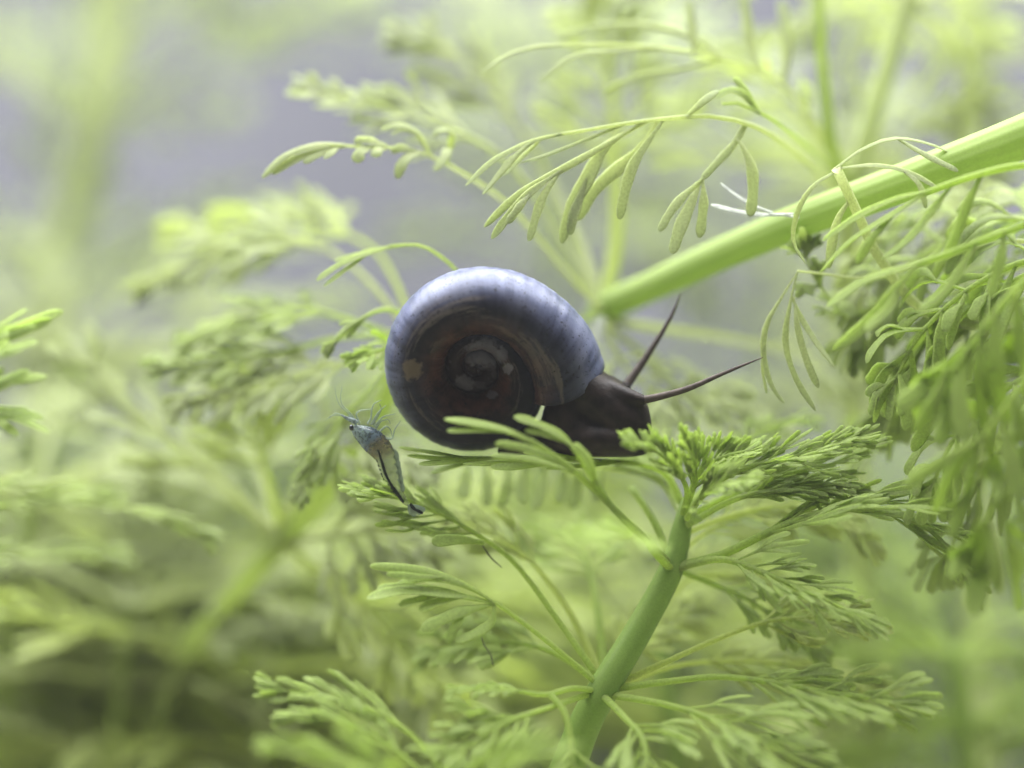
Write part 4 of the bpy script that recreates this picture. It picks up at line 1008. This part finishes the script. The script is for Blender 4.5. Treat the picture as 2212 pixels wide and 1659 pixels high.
blob_body('body', [
    # neck out of the aperture to the snout
    [(1228, 800, 0.1, 62, 70, 40), (1262, 838, 0, 66, 72, 46), (1305, 872, -0.1, 62, 66, 54), (1345, 898, -0.2, 52, 60, 58), (1368, 915, -0.2, 38, 52, 52), (1378, 922, -0.2, 29, 46, 48)],
    # front contour of the snout down to the sole
    [(1372, 885, -0.2, 30, 44, 26), (1380, 920, -0.2, 28, 46, 40), (1372, 952, -0.1, 32, 50, 34)],
    # sole
    [(1092, 975, 0, 20, 26, 13), (1150, 950, 0, 46, 50, 34), (1215, 950, 0, 56, 64, 38), (1290, 946, 0, 62, 70, 42), (1350, 950, -0.1, 48, 62, 38), (1384, 955, -0.1, 22, 46, 30)],
    # column between sole and aperture
    [(1235, 860, 0, 52, 60, 40), (1225, 905, 0, 56, 62, 34), (1245, 930, 0, 70, 64, 40)],
    # brow ridge that runs out to the tentacle
    [(1318, 842, -0.7, 26, 26, 22), (1355, 856, -1.0, 22, 22, 18), (1388, 864, -1.1, 14, 15, 11)],
    [(1310, 826, 0.4, 24, 30, 18), (1340, 838, 0.6, 18, 22, 14), (1356, 832, 0.8, 10, 11, 9)],
], M['skin'], snail, snail_base, 0.00011, smooth=8)

mb = MB()
mb.tube(Q((1350, 836, 0.8), (1362, 820, 0.9), (1386, 786, 1.0), (1420, 734, 1.1), (1444, 694, 1.1), (1460, 660, 1.1), (1470, 633, 1.1)), [0.21, 0.19, 0.16, 0.13, 0.10, 0.07, 0.02], 0, K=26, nc=12)
mb.build('tentacle', M['tentacle'], snail, snail_base)
mb = MB()
mb.tube(Q((1378, 866, -1.1), (1405, 861, -1.2), (1440, 853, -1.3), (1490, 838, -1.3), (1550, 812, -1.2), (1600, 791, -1.1), (1648, 772, -1.0)), [0.20, 0.17, 0.145, 0.12, 0.09, 0.065, 0.02], 0, K=26, nc=12)
mb.build('tentacle', M['tentacle'], snail, snail_base)

# ------------------------------------------------------------------ the shrimp
def SPX(x, y, d=-0.6):      # pixel of the enlarged shrimp crop -> mm
    return P((1250 + x / 3.016) / 1.8083, (1500 + y / 3.016) / 1.8083, d)


def shrimp_material():
    m, nt, out = new_mat('shrimp_body')
    L = nt.links.new
    at = N(nt, 'ShaderNodeAttribute', attribute_name='along')
    tc = N(nt, 'ShaderNodeTexCoord')
    nz = N(nt, 'ShaderNodeTexNoise', Scale=4200.0, Detail=4.0)
    L(tc.outputs['Object'], nz.inputs['Vector'])
    sp = N(nt, 'ShaderNodeTexNoise', Scale=7000.0, Detail=3.0)
    L(tc.outputs['Object'], sp.inputs['Vector'])
    n = nt.nodes.new('ShaderNodeValToRGB')
    el = n.color_ramp.elements
    st = [(0.0, (0.26, 0.32, 0.32)), (0.10, (0.17, 0.22, 0.22)), (0.24, (0.09, 0.125, 0.17)), (0.32, (0.13, 0.105, 0.05)), (0.40, (0.19, 0.165, 0.075)), (0.50, (0.27, 0.32, 0.16)), (1.0, (0.32, 0.38, 0.20))]
    while len(el) < len(st):
        el.new(0.5)
    for e, (p, c) in zip(el, st):
        e.position = p; e.color = (*c, 1)
    jit = N(nt, 'ShaderNodeMath', operation='MULTIPLY_ADD')
    L(nz.outputs['Fac'], jit.inputs[0]); jit.inputs[1].default_value = 0.22
    off = N(nt, 'ShaderNodeMath', operation='SUBTRACT')
    L(at.outputs['Fac'], off.inputs[0]); off.inputs[1].default_value = 0.11
    L(off.outputs[0], jit.inputs[2])
    L(jit.outputs[0], n.inputs['Fac'])
    c = mixc(nt, ramp(nt, sp.outputs['Fac'], [(0.48, 0.0), (0.60, 0.85)]), n.outputs['Color'], (0.022, 0.032, 0.040))
    pb = N(nt, 'ShaderNodeBsdfPrincipled', Roughness=0.25)
    pb.inputs['Specular IOR Level'].default_value = 0.5
    L(c, pb.inputs['Base Color'])
    tr = N(nt, 'ShaderNodeBsdfTranslucent'); L(c, tr.inputs['Color'])
    m1 = N(nt, 'ShaderNodeMixShader', Fac=0.4); L(pb.outputs[0], m1.inputs[1]); L(tr.outputs[0], m1.inputs[2])
    tp = N(nt, 'ShaderNodeBsdfTransparent')
    m2 = N(nt, 'ShaderNodeMixShader')
    tf = ramp(nt, at.outputs['Fac'], [(0.0, 0.35), (0.25, 0.18), (0.40, 0.28), (0.52, 0.58), (1.0, 0.66)])
    L(tf, m2.inputs[0]); L(m1.outputs[0], m2.inputs[1]); L(tp.outputs[0], m2.inputs[2])
    L(m2.outputs[0], out.inputs['Surface'])
    return m


M['shrimp'] = shrimp_material()
M['clear'] = simple_mat('shrimp_clear_limb', (0.28, 0.35, 0.27), 0.3, None, 0.2, 0, 0.30, 0.3)
M['gut'] = simple_mat('shrimp_dark_line', (0.014, 0.018, 0.014), 0.5, 9000, 0.1, 0.5, 0.12)
M['eye'] = simple_mat('shrimp_eye', (0.006, 0.007, 0.010), 0.12, None, 0.6)
shr_base = SPX(1150, 1500)
shr = thing('shrimp', 'tiny translucent shrimp with blue-grey head, black eye and dark line along its tail', 'shrimp', shr_base)
DIRN = (0, -1, 0)
prof = [(385, 500, 34), (420, 530, 62), (480, 575, 100), (560, 625, 132), (640, 690, 146), (715, 765, 138), (770, 850, 118), (802, 960, 104), (835, 1060, 98), (872, 1150, 82), (912, 1235, 62), (955, 1315, 48), (1000, 1385, 36), (1045, 1430, 22)]
k = np.array(prof, float)
ctr = np.array([SPX(x, y) for x, y, r in prof])
ts = np.linspace(0, 1, 70)
pc = cr(ctr, ts)
seg = np.linalg.norm(np.diff(ctr, axis=0), axis=1); cum = np.concatenate([[0], np.cumsum(seg)]); cum /= cum[-1]
rr = np.interp(ts, cum, k[:, 2]) / 3.016 / 1.8083 / PXMM
seggy = 1 + np.where(ts > 0.45, 0.16 * (np.mod((ts - 0.45) * 12.5, 1.0) - 0.5), 0)     # tail segments overlap like plates
rr = rr * seggy
rr[0] *= 0.3; rr[-1] *= 0.3
mb = MB(); mb.sweep(pc, rr, rr * 0.72, DIRN, ts, 18)
mb.build('body', M['shrimp'], shr, shr_base)


def part(name, pts, r, mat, d=None, K=18, nc=8, parent=shr):
    mb = MB()
    mb.tube([SPX(*p) for p in pts], r, 0, K=K, nc=nc, nrm=DIRN)
    return mb.build(name, M[mat], parent, shr_base)


# eye
me = bpy.data.meshes.new('eye')
bm = bmesh.new(); bmesh.ops.create_uvsphere(bm, u_segments=16, v_segments=10, radius=1.0)
c = (SPX(370, 514, -1.0) - shr_base) * MM
for v in bm.verts:
    v.co = Vector((v.co.x * 0.105, v.co.y * 0.11, v.co.z * 0.14)) * MM + Vector(c)
bm.to_mesh(me); bm.free()
me.polygons.foreach_set('use_smooth', np.ones(len(me.polygons), bool)); me.materials.append(M['eye'])
o = bpy.data.objects.new('eye', me); col.objects.link(o); o.parent = shr
part('gut_line', [(680, 770, -1.05), (700, 830, -1.08), (730, 920, -1.0), (755, 1010, -0.95), (795, 1110, -0.92), (850, 1205, -0.85), (920, 1305, -0.78), (985, 1395, -0.72)], [0.04, 0.055, 0.07, 0.065, 0.06, 0.075, 0.085, 0.05], 'gut')
part('tail_mark', [(1062, 1405, -0.65), (1095, 1455, -0.65), (1125, 1485, -0.65)], [0.05, 0.09, 0.06], 'gut')
part('tail_mark', [(1120, 1480, -0.65), (1165, 1500, -0.65), (1212, 1525, -0.65)], [0.05, 0.085, 0.05], 'gut')
for e in ((1190, 1530), (1120, 1560), (1240, 1490), (1080, 1540)):
    mb = MB(); mb.strap([SPX(1035, 1425), SPX((1035 + e[0]) / 2 + 10, (1425 + e[1]) / 2, -0.55), SPX(e[0], e[1], -0.5)], 0.26, DIRN, neck=0.3)
    mb.build('tail_fan', M['clear'], shr, shr_base)
for pts, r in [([(425, 440), (335, 350), (240, 255), (195, 160), (178, 50)], 0.022), ([(420, 435), (350, 335), (265, 250), (243, 150), (262, 20)], 0.022),
               ([(330, 410), (255, 365), (180, 350), (100, 410)], 0.018), ([(310, 395), (220, 370), (130, 380), (60, 430)], 0.014)]:
    part('antenna', [(x, y, -0.7) for x, y in pts], [r * 1.8, r * 1.2, r, r * 0.8, r * 0.5], 'clear', K=24, nc=6)
part('antenna_base', [(440, 455, -0.7), (360, 420, -0.75), (300, 395, -0.75), (250, 360, -0.75)], [0.14, 0.11, 0.08, 0.03], 'shrimp')
part('rostrum', [(430, 470, -0.6), (390, 420, -0.6), (330, 365, -0.6)], [0.10, 0.06, 0.015], 'clear')
for pts in [[(470, 470), (440, 400), (430, 350), (480, 312), (600, 298)], [(560, 470), (600, 400), (612, 300), (640, 230), (720, 190)], [(600, 480), (640, 410), (690, 330), (780, 250)],
            [(640, 500), (700, 430), (760, 380), (890, 350)], [(700, 560), (780, 500), (830, 540), (850, 620)], [(760, 640), (850, 640), (880, 540), (950, 430)],
            [(620, 480), (680, 380), (720, 300), (700, 230)], [(660, 520), (720, 440), (800, 420), (830, 470)]]:
    part('leg', [(x, y, -0.7 - 0.02 * i) for i, (x, y) in enumerate(pts)], [0.055, 0.042, 0.034, 0.024, 0.015], 'clear', K=22, nc=6)
for i, (x, y) in enumerate([(612, 836), (668, 905), (690, 965), (706, 1010), (722, 1060), (748, 1120), (806, 1190), (862, 1265), (640, 872), (735, 1090), (838, 1228)]):
    part('pigment_spot', [(x - 6, y - 16, -0.66), (x, y, -0.68), (x + 7, y + 16, -0.66)], [0.012, 0.034, 0.012], 'gut', K=7, nc=6)
for i in range(5):
    x0, y0 = (850 + i * 16, 760 + i * 90)
    mb = MB(); mb.strap([SPX(x0, y0, -0.55), SPX(x0 + 50, y0 + 60, -0.6), SPX(x0 + 62, y0 + 150, -0.6)], 0.20, DIRN, neck=0.5)
    mb.build('swimmeret', M['clear'], shr, shr_base)

# ------------------------------------------------------------------ debris
M['debris'] = simple_mat('dark_debris', (0.05, 0.05, 0.03), 0.8, 6000, 0.2, 0.5)
for lab, pts, r in [('thin dark strand of debris hanging below the round-lobed leaf', Q((1040, 1376, -2.8), (1047, 1395, -2.8), (1060, 1415, -2.8), (1066, 1440, -2.8)), [0.02, 0.035, 0.02, 0.035, 0.015]),
                    ('short brown fibre of debris beside the slanting leaf stalk', Q((1042, 1178, 0.2), (1060, 1204, 0.2), (1084, 1226, 0.3)), [0.02, 0.04, 0.03, 0.015])]:
    mb = MB(); mb.tube(pts, r, 0, K=14, nc=6)
    o = mb.build('debris_strand', M['debris'], None, None)
    o['label'] = lab; o['category'] = 'debris'
